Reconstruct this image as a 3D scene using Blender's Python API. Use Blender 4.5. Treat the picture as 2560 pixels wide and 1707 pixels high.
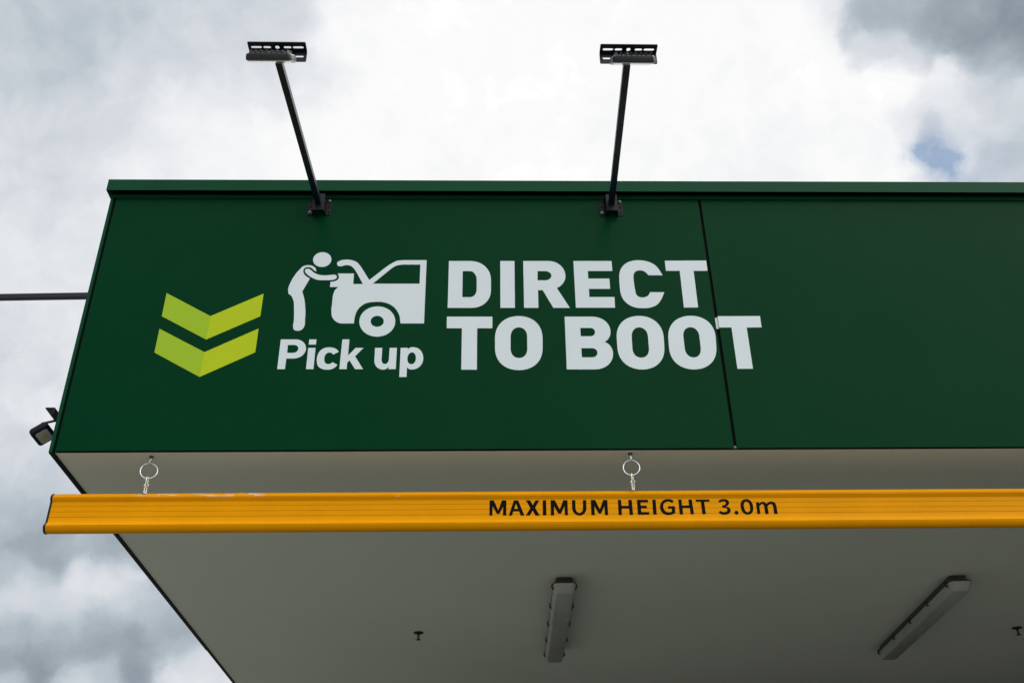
import bpy, bmesh, math, random
from mathutils import Vector, Matrix, Euler
R = math.radians
random.seed(7)
for o in list(bpy.data.objects): bpy.data.objects.remove(o)
scene = bpy.context.scene
col = scene.collection

# ------------------------------------------------------------------ camera
cam_d = bpy.data.cameras.new('camera'); cam = bpy.data.objects.new('camera', cam_d); col.objects.link(cam)
cam_d.sensor_width = 36.0; cam_d.lens = 2588.76/2560*36.0
cam_d.clip_start = 0.05; cam_d.clip_end = 5000
pitch, yaw, roll = 0.5635, 0.0345, -0.0199
fwd = Vector((math.sin(yaw)*math.cos(pitch), math.cos(yaw)*math.cos(pitch), math.sin(pitch)))
rt = Vector((math.cos(yaw), -math.sin(yaw), 0)); up = rt.cross(fwd)
r2 = math.cos(roll)*rt + math.sin(roll)*up; u2 = -math.sin(roll)*rt + math.cos(roll)*up
M = Matrix((r2, u2, -fwd)).transposed().to_4x4(); M.translation = Vector((0, -3.418, 1.6))
cam.matrix_world = M
scene.camera = cam

# ------------------------------------------------------------------ exposure
vs = scene.view_settings
vs.view_transform = 'Standard'; vs.look = 'None'; vs.exposure = 0.0; vs.gamma = 1.0; vs.use_curve_mapping = False

# ------------------------------------------------------------------ sun (veiled by cloud, high behind the canopy)
SUN_EL, SUN_AZ = 62.0, 20.0        # azimuth from +Y towards +X
sd = bpy.data.lights.new('sun', 'SUN'); sd.energy = 0.9; sd.angle = R(14); sd.color = (1, .965, .91)
sun = bpy.data.objects.new('sun', sd); col.objects.link(sun)
sdir = Vector((math.sin(R(SUN_AZ))*math.cos(R(SUN_EL)), math.cos(R(SUN_AZ))*math.cos(R(SUN_EL)), math.sin(R(SUN_EL))))
sun.rotation_euler = sdir.to_track_quat('Z', 'Y').to_euler()

# ------------------------------------------------------------------ world: blue sky behind broken cloud
SKY = [(-0.3661,0.6182,0.6956,0.78,0.0273),(-0.3994,0.585,0.7059,0.82,0.0273),(-0.32,0.6783,0.6614,0.86,0.0273),(-0.3987,0.6639,0.6327,0.85,0.0273),(-0.3704,0.7158,0.5919,0.885,0.0273),(-0.2522,0.66,0.7077,0.865,0.0273),(-0.3051,0.6297,0.7144,0.81,0.0273),(-0.1817,0.6417,0.7451,0.85,0.0218),(-0.2286,0.6252,0.7462,0.85,0.0218),(-0.1556,0.6759,0.7204,0.91,0.0182),(-0.2057,0.6826,0.7013,0.9,0.0182),(-0.3989,0.7407,0.5406,0.92,0.0218),(-0.3629,0.7442,0.5607,0.91,0.0182),(-0.3821,0.7706,0.5102,0.885,0.02),(-0.4055,0.7772,0.4812,0.875,0.02),(-0.3425,0.7932,0.5036,0.9,0.02),(-0.3025,0.6652,0.6826,0.885,0.0182),(-0.3129,0.7087,0.6323,0.965,0.0145),(-0.331,0.7361,0.5904,0.935,0.0145),(-0.3389,0.7113,0.6158,0.92,0.0127),(-0.2716,0.6889,0.6721,0.965,0.0164),(-0.0762,0.7001,0.7099,0.992,0.0436),(-0.1874,0.7326,0.6543,0.985,0.0255),(-0.2359,0.7152,0.6579,0.975,0.0218),(-0.2164,0.7427,0.6337,0.96,0.0145),(-0.1261,0.6629,0.738,0.975,0.0182),(-0.1105,0.6402,0.7602,0.97,0.0182),(0.0358,0.6617,0.7489,0.995,0.0436),(0.1491,0.7192,0.6787,0.985,0.0327),(0.2345,0.6426,0.7294,0.985,0.0327),(0.2048,0.7316,0.6502,0.972,0.0255),(0.2901,0.6832,0.6701,0.985,0.0291),(0.3416,0.695,0.6327,0.97,0.0218),(-0.0319,0.7476,0.6634,0.968,0.0218),(0.0746,0.7457,0.6621,0.99,0.0291),(0.0175,0.7147,0.6992,0.995,0.0364),(0.1089,0.6418,0.7591,0.99,0.0364),(0.2753,0.716,0.6415,0.965,0.0218),(-0.4025,0.8002,0.4446,0.935,0.0138),(-0.3724,0.8182,0.4379,0.925,0.0138),(-0.411,0.7894,0.456,0.85,0.0145),(-0.3819,0.8003,0.4623,0.865,0.0145),(-0.4113,0.8123,0.4135,0.84,0.0138),(-0.3954,0.8202,0.4135,0.87,0.0138),(-0.4001,0.8304,0.3878,0.82,0.0153),(-0.3645,0.846,0.389,0.845,0.0153),(-0.3871,0.8468,0.3649,0.74,0.0145),(-0.41,0.8375,0.3611,0.76,0.0145),(-0.3528,0.8693,0.3461,0.73,0.0138),(-0.3943,0.8531,0.3417,0.66,0.0116),(-0.3729,0.867,0.3306,0.63,0.0131),(-0.3301,0.8839,0.3311,0.65,0.0124),(-0.3056,0.8874,0.3453,0.72,0.0116),(-0.3974,0.8582,0.325,0.8,0.008),(-0.4072,0.8574,0.3148,0.76,0.0095),(-0.3478,0.8817,0.3188,0.92,0.0073),(-0.3278,0.8905,0.3156,0.94,0.0087),(-0.3114,0.8928,0.3254,0.9,0.0065),(-0.383,0.8709,0.3081,0.87,0.0102),(-0.3993,0.8673,0.2971,0.885,0.0116),(-0.3635,0.8857,0.2889,0.875,0.0138),(-0.3183,0.8998,0.2984,0.82,0.0131),(-0.2925,0.9093,0.2959,0.78,0.0131),(-0.3968,0.877,0.2709,0.74,0.0124),(-0.3312,0.9051,0.2666,0.67,0.0131),(-0.3615,0.8934,0.2669,0.74,0.0124),(-0.3739,0.8944,0.2453,0.61,0.0116),(-0.3973,0.8832,0.2492,0.66,0.0102),(-0.2841,0.9199,0.2705,0.7,0.0131),(-0.3052,0.9172,0.256,0.62,0.0124),(-0.3492,0.9071,0.235,0.84,0.0073),(-0.3925,0.8898,0.2327,0.82,0.0073),(-0.2691,0.9313,0.2455,0.87,0.0102),(-0.2357,0.9419,0.2392,0.88,0.0145),(-0.327,0.914,0.2399,0.8,0.0073),(0.3141,0.6079,0.7292,0.93,0.0109),(0.3366,0.6054,0.7213,0.74,0.0102),(0.3298,0.6205,0.7115,0.8,0.0065),(0.3048,0.6267,0.7172,0.985,0.0145),(0.3337,0.6206,0.7096,0.9,0.0051),(0.3395,0.6276,0.7006,0.87,0.0073),(0.3598,0.5997,0.7148,0.71,0.0124),(0.3577,0.6192,0.699,0.85,0.0087),(0.389,0.6069,0.6931,0.7,0.0116),(0.4138,0.5897,0.6936,0.63,0.0145),(0.4448,0.5738,0.6876,0.6,0.0164),(0.4125,0.6012,0.6844,0.62,0.0102),(0.3766,0.6229,0.6857,0.83,0.0073),(0.4,0.6213,0.6738,0.94,0.008),(0.3681,0.6377,0.6767,0.985,0.0124),(0.4245,0.6012,0.677,0.71,0.0102),(0.4349,0.6112,0.6613,0.77,0.0102),(0.45,0.5964,0.6647,0.65,0.0116),(0.4175,0.6254,0.6592,0.88,0.0102),(0.4424,0.6231,0.645,0.83,0.0124),(0.4561,0.6277,0.6309,0.83,0.0124),(0.3951,0.6409,0.6581,0.92,0.0124),(0.4238,0.639,0.642,0.905,0.0124),(0.4169,0.6567,0.6284,0.93,0.0109),(0.4397,0.6477,0.6222,0.885,0.0116),(0.4372,0.6648,0.6057,0.82,0.0095),(0.458,0.6548,0.6013,0.81,0.0124),(0.42,0.6709,0.6112,0.94,0.0073),(0.3958,0.66,0.6385,0.85,0.0087),(0.3771,0.6609,0.6489,0.93,0.0095),(0.4032,0.687,0.6045,0.91,0.008),(0.3584,0.6998,0.6179,0.975,0.016),(0.3726,0.679,0.6325,0.975,0.0073)]
world = bpy.data.worlds.new('World'); scene.world = world; world.use_nodes = True
nt = world.node_tree; nt.nodes.clear()
def N(t, **k):
    n = nt.nodes.new(t)
    for a, b in k.items(): setattr(n, a, b)
    return n
def setin(n, i, v):
    if hasattr(v, 'is_output'): nt.links.new(v, n.inputs[i])
    else: n.inputs[i].default_value = v
def math_(op, a, b=None, c=None, clamp=False):
    n = N('ShaderNodeMath', operation=op, use_clamp=clamp)
    setin(n, 0, a)
    if b is not None: setin(n, 1, b)
    if c is not None: setin(n, 2, c)
    return n.outputs[0]
def vmath(op, a, b=None, s=None):
    n = N('ShaderNodeVectorMath', operation=op)
    setin(n, 0, a)
    if b is not None: setin(n, 1, b)
    if s is not None: setin(n, 3, s)
    return n.outputs[1] if op == 'DOT_PRODUCT' else n.outputs[0]
def noise(vec, scale, detail, rough, dist=0.0):
    n = N('ShaderNodeTexNoise'); nt.links.new(vec, n.inputs['Vector'])
    n.inputs['Scale'].default_value = scale; n.inputs['Detail'].default_value = detail
    n.inputs['Roughness'].default_value = rough; n.inputs['Distortion'].default_value = dist
    return n
tc = N('ShaderNodeTexCoord').outputs['Generated']
dirn = vmath('NORMALIZE', tc)
n1 = noise(dirn, 7.0, 3, .55); n2 = noise(dirn, 26.0, 4, .6)
w1 = vmath('SCALE', vmath('SUBTRACT', n1.outputs['Color'], (.5, .5, .5)), s=0.042)
w2 = vmath('SCALE', vmath('SUBTRACT', n2.outputs['Color'], (.5, .5, .5)), s=0.034)
wd = vmath('NORMALIZE', vmath('ADD', vmath('ADD', dirn, w1), w2))
W = None; V = None
for (x, y, z, v, sg) in SKY:
    d = Vector((x, y, z)).normalized()
    K = 1/sg**2                                # weight falls off over sg radians; small clouds outweigh broad ones where they sit
    e = math_('EXPONENT', math_('MULTIPLY_ADD', vmath('DOT_PRODUCT', wd, tuple(d)), K, -K + math.log(.03/sg)))
    W = e if W is None else math_('ADD', W, e)
    V = math_('MULTIPLY', e, v) if V is None else math_('MULTIPLY_ADD', e, v, V)
BASE = 1.04; EPS = 0.0015
# away from the charted clouds the cover is a noisy bright overcast
nb = noise(dirn, 3.2, 5, .6, .4)
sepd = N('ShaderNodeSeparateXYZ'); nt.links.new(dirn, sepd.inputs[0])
# unseen cover graded brighter rightward and overhead, shaping panel reflections and ledge light
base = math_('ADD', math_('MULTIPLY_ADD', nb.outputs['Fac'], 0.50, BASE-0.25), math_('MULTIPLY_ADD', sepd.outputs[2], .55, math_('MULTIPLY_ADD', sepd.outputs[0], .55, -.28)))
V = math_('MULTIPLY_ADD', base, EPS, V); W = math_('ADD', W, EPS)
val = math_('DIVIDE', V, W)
nd = noise(wd, 13.0, 6, .56, .2); nf = noise(wd, 45.0, 3, .5)
amp = math_('MULTIPLY_ADD', val, -0.42, 0.50, clamp=True)        # thick dark cloud shows more modelling than blown out cloud
det = math_('ADD', math_('MULTIPLY', math_('SUBTRACT', nd.outputs['Fac'], .5), amp), math_('MULTIPLY', math_('SUBTRACT', nf.outputs['Fac'], .5), math_('MULTIPLY', amp, .60)))
val = math_('ADD', val, det)
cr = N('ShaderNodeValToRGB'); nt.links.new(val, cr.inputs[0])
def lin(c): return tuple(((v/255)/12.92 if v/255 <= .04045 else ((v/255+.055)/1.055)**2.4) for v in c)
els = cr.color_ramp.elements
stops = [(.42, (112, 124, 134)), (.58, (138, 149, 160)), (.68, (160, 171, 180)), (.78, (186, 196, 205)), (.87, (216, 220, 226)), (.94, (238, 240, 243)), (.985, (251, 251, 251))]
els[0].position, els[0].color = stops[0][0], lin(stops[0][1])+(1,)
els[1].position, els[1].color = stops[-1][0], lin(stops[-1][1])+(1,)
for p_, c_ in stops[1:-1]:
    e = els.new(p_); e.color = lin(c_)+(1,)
sky = N('ShaderNodeTexSky', sky_type='NISHITA', sun_disc=False, sun_elevation=R(SUN_EL), sun_rotation=R(SUN_AZ))
sky.air_density = 1.0; sky.dust_density = 0.3; sky.ozone_density = 3.0
# gaps in the cloud where the blue shows
G = None
for (x, y, z, s_, a_) in [(.3910, .6767, .6238, .0085, .72), (.4052, .6788, .6124, .0085, .80), (.4010, .6680, .6270, .017, .26), (.4181, .6826, .5994, .010, .28), (.442, .665, .602, .016, .15)]:
    d = Vector((x, y, z)).normalized()
    w3 = vmath('NORMALIZE', vmath('ADD', dirn, vmath('SCALE', vmath('SUBTRACT', n2.outputs['Color'], (.5, .5, .5)), s=0.035)))
    e = math_('MULTIPLY', math_('EXPONENT', math_('MULTIPLY_ADD', vmath('DOT_PRODUCT', w3, tuple(d)), 1/s_**2, -1/s_**2)), a_)
    G = e if G is None else math_('ADD', G, e)
nh = noise(dirn, 55.0, 4, .55)
gap = math_('MINIMUM', 0.72, math_('MULTIPLY', G, math_('MULTIPLY_ADD', nh.outputs['Fac'], 1.8, 0.1), clamp=True))
skyc = vmath('MULTIPLY', sky.outputs[0], (.80, .98, .97))       # tinted to take the purple out of the blue
mix = N('ShaderNodeMixShader'); bg1 = N('ShaderNodeBackground'); bg2 = N('ShaderNodeBackground')
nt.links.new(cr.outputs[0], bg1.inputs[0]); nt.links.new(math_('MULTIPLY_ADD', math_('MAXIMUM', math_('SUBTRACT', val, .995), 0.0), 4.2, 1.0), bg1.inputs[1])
nt.links.new(skyc, bg2.inputs[0]); bg2.inputs[1].default_value = 0.10
nt.links.new(gap, mix.inputs[0]); nt.links.new(bg1.outputs[0], mix.inputs[1]); nt.links.new(bg2.outputs[0], mix.inputs[2])
wo = N('ShaderNodeOutputWorld'); nt.links.new(mix.outputs[0], wo.inputs[0])

# ------------------------------------------------------------------ materials
def mat(name, rgb, rough=.5, metal=0.0, spec=.5, var=0.0, vscale=3.0, bump=0.0, bscale=20.0, coat=0.0, rvar=0.0, stretch=(1, 1, 1)):
    m = bpy.data.materials.new(name); m.use_nodes = True; t = m.node_tree; b = t.nodes['Principled BSDF']
    b.inputs['Base Color'].default_value = (*rgb, 1); b.inputs['Roughness'].default_value = rough
    b.inputs['Metallic'].default_value = metal; b.inputs['Specular IOR Level'].default_value = spec
    b.inputs['Coat Weight'].default_value = coat
    c = t.nodes.new('ShaderNodeTexCoord'); mp = t.nodes.new('ShaderNodeMapping'); mp.inputs['Scale'].default_value = stretch
    t.links.new(c.outputs['Object'], mp.inputs[0])
    if var or rvar:
        n = t.nodes.new('ShaderNodeTexNoise'); n.inputs['Scale'].default_value = vscale; n.inputs['Detail'].default_value = 6; n.inputs['Roughness'].default_value = .6
        t.links.new(mp.outputs[0], n.inputs['Vector'])
        if var:
            r = t.nodes.new('ShaderNodeMapRange'); r.inputs[1].default_value = .3; r.inputs[2].default_value = .7
            r.inputs[3].default_value = 1-var; r.inputs[4].default_value = 1+var
            t.links.new(n.outputs['Fac'], r.inputs[0])
            h = t.nodes.new('ShaderNodeVectorMath'); h.operation = 'SCALE'; h.inputs[0].default_value = rgb
            t.links.new(r.outputs[0], h.inputs[3]); t.links.new(h.outputs[0], b.inputs['Base Color'])
        if rvar:
            r = t.nodes.new('ShaderNodeMapRange'); r.inputs[1].default_value = .3; r.inputs[2].default_value = .7
            r.inputs[3].default_value = max(.02, rough-rvar); r.inputs[4].default_value = rough+rvar
            t.links.new(n.outputs['Fac'], r.inputs[0]); t.links.new(r.outputs[0], b.inputs['Roughness'])
    if bump:
        n = t.nodes.new('ShaderNodeTexNoise'); n.inputs['Scale'].default_value = bscale; n.inputs['Detail'].default_value = 3
        t.links.new(mp.outputs[0], n.inputs['Vector'])
        u = t.nodes.new('ShaderNodeBump'); u.inputs['Strength'].default_value = 1.0; u.inputs['Distance'].default_value = bump
        t.links.new(n.outputs['Fac'], u.inputs['Height']); t.links.new(u.outputs[0], b.inputs['Normal'])
    return m
GREEN = (.0004, .0405, .0136)
m_green = mat('green_composite_panel', GREEN, .26, spec=.043, var=.05, vscale=2.0, bump=.0030, bscale=1.6, rvar=.05)
m_green_trim = mat('green_folded_flashing', (.0022, .058, .0235), .38, spec=.085, var=.07, vscale=5, bump=.0006, bscale=4, rvar=.06)
m_black = mat('black_flashing', (.0012, .0016, .002), .55, spec=.06)
m_gap = mat('dark_joint_and_shade', (.0015, .002, .002), .8, spec=.1)
m_white = mat('white_vinyl', (.69, .765, .785), .42, spec=.35, var=.015, vscale=6)
m_lime1 = mat('lime_vinyl', (.36, .54, .030), .4, spec=.07, var=.015)
m_lime2 = mat('bright_lime_vinyl', (.48, .60, .018), .4, spec=.07, var=.015)
m_soffit = mat('painted_soffit', (.69, .755, .66), .7, spec=.2, var=.035, vscale=.9, bump=.0006, bscale=1.2)
m_iron = mat('dark_powder_coated_steel', (.0045, .0080, .0180), .40, spec=.5, var=.15, vscale=20, rvar=.08)
m_bracket = mat('matt_black_bracket', (.0060, .0080, .0120), .5, spec=.22, var=.2, vscale=30)
m_lampbody = mat('charcoal_cast_aluminium', (.022, .024, .027), .42, spec=.5, bump=.0002, bscale=200, var=.1)
m_lamprim = mat('pale_lamp_rim', (.55, .58, .60), .35, spec=.5)
m_glass = mat('frosted_lamp_glass', (.60, .68, .68), .12, spec=.5)
m_led = mat('yellow_led_chip', (.70, .58, .30), .4)
m_zinc = mat('zinc_plated_steel', (.74, .79, .81), .30, metal=1.0, var=.12, vscale=60, rvar=.1)
m_zincd = mat('dull_zinc_bolt', (.17, .18, .18), .4, metal=1.0, var=.2, vscale=80)
m_rusty = mat('tarnished_chain_steel', (.72, .66, .58), .42, metal=.75, var=.35, vscale=90)
m_endcap = mat('black_end_cap', (.004, .005, .005), .45)
m_blacktext = mat('black_vinyl', (.003, .003, .0035), .5, spec=.06)
m_base = mat('grey_batten_base', (.055, .058, .052), .5, var=.1)
m_clip = mat('dark_clip', (.02, .022, .02), .5)
m_sprk = mat('sprinkler_bronze', (.02, .02, .017), .4, metal=.3)
m_roof = mat('grey_roof_sheet', (.25, .26, .27), .5, var=.1)
m_wall = mat('dark_unseen_wall', (.07, .072, .066), .8, var=.08, vscale=1.5)
m_ground = mat('asphalt', (.165, .160, .145), .9, spec=.2, var=.22, vscale=1.3, bump=.004, bscale=60)

# frosted diffuser: lightly translucent acrylic with streaks of dust
m_diff = mat('acrylic_diffuser', (.40, .43, .40), .3, spec=.5, var=.08, vscale=12, rvar=.1, stretch=(1, .25, 1), bump=.0004, bscale=60)

# yellow powder coat with chips of bare metal on the upper lip
def yellow():
    m = mat('yellow_powder_coat', (.80, .330, .0005), .42, spec=.05)
    t = m.node_tree; b = t.nodes['Principled BSDF']
    c = t.nodes.new('ShaderNodeTexCoord'); s = t.nodes.new('ShaderNodeSeparateXYZ'); t.links.new(c.outputs['Object'], s.inputs[0])
    def mm(op, a, bb=None, cl=False):
        n = t.nodes.new('ShaderNodeMath'); n.operation = op; n.use_clamp = cl
        for i, v in enumerate((a, bb)):
            if v is None: continue
            if hasattr(v, 'is_output'): t.links.new(v, n.inputs[i])
            else: n.inputs[i].default_value = v
        return n.outputs[0]
    def nz(sc, st, det=5):
        mp = t.nodes.new('ShaderNodeMapping'); mp.inputs['Scale'].default_value = st; t.links.new(c.outputs['Object'], mp.inputs[0])
        n = t.nodes.new('ShaderNodeTexNoise'); n.inputs['Scale'].default_value = sc; n.inputs['Detail'].default_value = det; n.inputs['Roughness'].default_value = .65
        t.links.new(mp.outputs[0], n.inputs['Vector']); return n.outputs['Fac']
    # wear: along x = 0.25 .. 0.85 m from the left end, near the top edge
    def band(v, a, b_, f):
        return mm('MULTIPLY', mm('MULTIPLY', mm('SUBTRACT', v, a), 1/f, True), mm('MULTIPLY', mm('SUBTRACT', b_, v), 1/f, True), True)
    zone = mm('MULTIPLY', band(s.outputs[0], .28, .76, .05), band(s.outputs[2], .131, .152, .002))
    zone2 = mm('MULTIPLY', band(s.outputs[0], .02, 4.2, .05), band(s.outputs[2], .126, .156, .003))
    chips = mm('MULTIPLY', mm('GREATER_THAN', nz(55, (.28, 1, 1.6)), .545), zone)
    few = mm('MULTIPLY', mm('GREATER_THAN', nz(38, (.4, 1, 1.4)), .70), zone2)
    mask = mm('MAXIMUM', chips, few, True)
    v = nz(5, (1, 1, 1)); r = t.nodes.new('ShaderNodeMapRange'); t.links.new(v, r.inputs[0])
    r.inputs[1].default_value = .3; r.inputs[2].default_value = .7; r.inputs[3].default_value = .95; r.inputs[4].default_value = 1.05
    h = t.nodes.new('ShaderNodeVectorMath'); h.operation = 'SCALE'; h.inputs[0].default_value = (.82, .335, .0004); t.links.new(r.outputs[0], h.inputs[3])
    mx = t.nodes.new('ShaderNodeMix'); mx.data_type = 'RGBA'; t.links.new(mask, mx.inputs[0]); t.links.new(h.outputs[0], mx.inputs[6])
    mx.inputs[7].default_value = (.74, .60, .48, 1)
    t.links.new(mx.outputs[2], b.inputs['Base Color'])
    return m
m_yellow = yellow()

# ------------------------------------------------------------------ helpers
def link(name, me, m, parent=None, label=None):
    o = bpy.data.objects.new(name, me); col.objects.link(o)
    if m is not None and not me.materials: me.materials.append(m)
    if parent is not None: o.parent = parent
    if label: o['label'] = label
    return o
def thing(name, label, cat, loc=(0, 0, 0), rotz=0.0, group=None):
    o = bpy.data.objects.new(name, None); col.objects.link(o); o.empty_display_size = .1
    o.location = loc; o.rotation_euler = (0, 0, rotz)
    o['label'] = label; o['category'] = cat
    if group: o['group'] = group
    return o
class MB:
    def __init__(s): s.bm = bmesh.new()
    def box(s, a, b, M=None):
        vs = [s.bm.verts.new((x, y, z)) for x in (a[0], b[0]) for y in (a[1], b[1]) for z in (a[2], b[2])]
        for f in ((0, 1, 3, 2), (4, 6, 7, 5), (0, 4, 5, 1), (2, 3, 7, 6), (0, 2, 6, 4), (1, 5, 7, 3)):
            s.bm.faces.new([vs[i] for i in f])
        if M is not None: bmesh.ops.transform(s.bm, matrix=M, verts=vs)
        return s
    def prism(s, prof, x0, x1, axes='yz', cap=True, M=None):
        """profile polygon extruded along the remaining axis"""
        def P(p, t):
            return {'yz': (t, p[0], p[1]), 'xz': (p[0], t, p[1]), 'xy': (p[0], p[1], t)}[axes]
        A = [s.bm.verts.new(P(p, x0)) for p in prof]; B = [s.bm.verts.new(P(p, x1)) for p in prof]
        n = len(prof)
        for i in range(n):
            s.bm.faces.new((A[i], A[(i+1) % n], B[(i+1) % n], B[i]))
        if cap: s.bm.faces.new(A[::-1]); s.bm.faces.new(B)
        if M is not None: bmesh.ops.transform(s.bm, matrix=M, verts=A+B)
        return s
    def tube(s, pts, r, n=10, closed=False, M=None):
        pts = [Vector(p) for p in pts]; N_ = len(pts); rings = []; prev = None
        rs = r if isinstance(r, (list, tuple)) else [r]*N_
        for i, p in enumerate(pts):
            a = pts[i-1] if (i > 0 or closed) else p; b = pts[(i+1) % N_] if (i < N_-1 or closed) else p
            t = (b-a).normalized()
            if prev is None:
                prev = t.orthogonal().normalized()
            u = (prev - t*prev.dot(t)).normalized(); prev = u; v = t.cross(u)
            rings.append([s.bm.verts.new(p + (u*math.cos(2*math.pi*k/n) + v*math.sin(2*math.pi*k/n))*rs[i]) for k in range(n)])
        for i in range(N_ if closed else N_-1):
            A, B = rings[i], rings[(i+1) % N_]; sh = 0
            if closed and i == N_-1:
                sh = min(range(n), key=lambda q: (A[0].co-B[q].co).length)
            for k in range(n):
                s.bm.faces.new((A[k], A[(k+1) % n], B[(k+1+sh) % n], B[(k+sh) % n]))
        if not closed: s.bm.faces.new(rings[0][::-1]); s.bm.faces.new(rings[-1])
        if M is not None: bmesh.ops.transform(s.bm, matrix=M, verts=[v for q in rings for v in q])
        return s
    def lathe(s, prof, n=28, M=None):
        rings = []
        for (r_, z) in prof:
            rings.append([s.bm.verts.new((max(r_, 1e-5)*math.cos(2*math.pi*k/n), max(r_, 1e-5)*math.sin(2*math.pi*k/n), z)) for k in range(n)])
        for A, B in zip(rings, rings[1:]):
            for k in range(n): s.bm.faces.new((A[k], A[(k+1) % n], B[(k+1) % n], B[k]))
        s.bm.faces.new(rings[0][::-1]); s.bm.faces.new(rings[-1])
        if M is not None: bmesh.ops.transform(s.bm, matrix=M, verts=[v for q in rings for v in q])
        return s
    def mesh(s, name, smooth=False, bevel=0.0, seg=2):
        bmesh.ops.recalc_face_normals(s.bm, faces=s.bm.faces)
        if bevel:
            es = [e for e in s.bm.edges if len(e.link_faces) == 2 and e.calc_face_angle(0) > R(30)]
            bmesh.ops.bevel(s.bm, geom=es, offset=bevel, segments=seg, profile=.5, affect='EDGES', clamp_overlap=True)
        me = bpy.data.meshes.new(name); s.bm.to_mesh(me); s.bm.free()
        if smooth:
            for p in me.polygons: p.use_smooth = True
            me.set_sharp_from_angle(angle=R(38))
        return me
def outline(paths, th, M):
    """closed outlines (with holes) -> solid plate; M maps (u, v, w) to place"""
    cu = bpy.data.curves.new('outline', 'CURVE'); cu.dimensions = '2D'; cu.fill_mode = 'BOTH'; cu.extrude = th/2
    for p in paths:
        sp = cu.splines.new('POLY'); sp.points.add(len(p)-1); sp.use_cyclic_u = True
        for q, (x, y) in zip(sp.points, p): q.co = (x, y, 0, 1)
    o = bpy.data.objects.new('tmp', cu); col.objects.link(o)
    me = bpy.data.meshes.new_from_object(o); bpy.data.objects.remove(o); bpy.data.curves.remove(cu)
    me.transform(M)
    return me
XZ = Matrix(((1, 0, 0, 0), (0, 0, -1, 0), (0, 1, 0, 0), (0, 0, 0, 1)))      # (u,v,w) -> x=u, y=-w, z=v
def T(x, y, z): return Matrix.Translation((x, y, z))
def stadium(cx, cy, L, h, n=7):
    r = h/2; a = max(L/2-r, 0); p = []
    for k in range(n+1): t = -math.pi/2+math.pi*k/n; p.append((cx+a+r*math.cos(t), cy+r*math.sin(t)))
    for k in range(n+1): t = math.pi/2+math.pi*k/n; p.append((cx-a+r*math.cos(t), cy+r*math.sin(t)))
    return p

# ------------------------------------------------------------------ setting
H = 3.2917                 # soffit height
ZP = 4.4795                # top of the panels
XL, XP, XS = -1.5664, -1.5445, .9349
XE, YE = 7.5, 7.0          # far ends of the canopy, outside the view
g = MB()
g.box((-400, -400, -.3), (400, 400, 0))
gr = link('ground', g.mesh('ground'), m_ground); gr['kind'] = 'structure'

# ------------------------------------------------------------------ canopy
canopy = thing('canopy', 'dark green boxed canopy with white pick up lettering across its front', 'canopy')
b = MB(); b.box((-1.5479, .010, H), (XE, YE, H+.012)); link('soffit', b.mesh('soffit', bevel=.0), m_soffit, canopy)
# front panels
def panel(x0, x1, z0, z1, label):
    b = MB(); b.box((x0, 0, z0), (x1, .004, z1))
    return link('fascia_panel', b.mesh('fascia_panel', bevel=.0008, seg=2), m_green, canopy, label)
pl = panel(XP, XS-.0058, H+.0035, ZP+.010, 'left green panel carrying most of the lettering')
pr = panel(XS+.0058, XE, H+.0035, ZP+.010, 'right green panel, plain but for the last white letter')
# joint behind the panels
b = MB(); b.box((XL+.004, .006, H+.0125), (XE, .009, ZP+.010)); link('joint_backing', b.mesh('joint_backing'), m_gap, canopy)
b = MB(); b.box((XL+.004, .0042, H+.0006), (XE-.01, .0095, H+.0034)); link('shadow_gap', b.mesh('shadow_gap'), m_gap, canopy)
b = MB(); b.box((XS-.0045, .0005, H+.0042), (XS+.0035, .0035, H+.0125)); link('joint_end', b.mesh('joint_end', bevel=.001), mat('bare_joint_end', (.16, .17, .17), .5, var=.3, vscale=90), canopy)
# folded corner trim at the left edge
b = MB(); b.prism([(XL, -.0025), (XL+.0095, -.0025), (XL+.0115, .0045), (XL+.0030, .0058), (XL+.0030, .060), (XL, .060)], H-.003, ZP+.004, 'xy')
link('corner_trim', b.mesh('corner_trim', bevel=.0006), m_green_trim, canopy)
# side panel, its joint, its black lower edge (two lapped lengths)
b = MB(); b.box((XL+.0005, .0615, H-.0008), (XL+.0045, YE, ZP+.01)); link('side_panel', b.mesh('side_panel'), m_green, canopy)
b = MB(); b.box((XL, .0025, H-.0042), (-1.5479, 2.525, H+.0008)); b.box((XL+.0022, 2.5252, H-.0035), (-1.5479, YE, H+.0006))
link('edge_flashing', b.mesh('edge_flashing'), m_black, canopy)
# cap flashing: sloping top, front face, return, flange against the panel
prof = [(.22, 4.570), (-.0335, 4.5555), (-.0350, 4.5535), (-.0350, 4.4955), (-.0335, 4.4950), (-.0335, 4.5520), (.22, 4.5660)]
cap = MB(); cap.prism(prof, -1.5775, XE, 'yz')
capo = link('cap_flashing', cap.mesh('cap_flashing', bevel=.0007), m_green_trim, canopy)
b = MB(); b.box((XL+.001, -.0042, ZP), (XE, -.0020, 4.4985)); strip = link('cover_strip', b.mesh('cover_strip', bevel=.0004), m_green_trim, canopy)
b = MB(); b.box((XL+.002, -.0019, 4.4945), (XE, -.0006, 4.551)); link('cap_void_shade', b.mesh('cap_void_shade'), m_gap, canopy)  # dark sheet standing in for the shade inside the open cap
b = MB(); b.box((XL+.002, -.0012, ZP-.0022), (XE, -.0003, ZP-.0002)); link('shadow_strip', b.mesh('shadow_strip'), m_gap, canopy)  # thin dark box painting the shadow line below the cover strip
b = MB(); b.box((-1.5793, -.0362, 4.4950), (-1.5778, YE, 4.5548)); b.box((-1.5775, .0000, 4.4955), (XL-.0005, YE, 4.4972)); b.box((-1.5775, .221, 4.548), (-1.40, YE, 4.5515))
link('side_cap', b.mesh('side_cap', bevel=.0005), m_green_trim, canopy)
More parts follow.
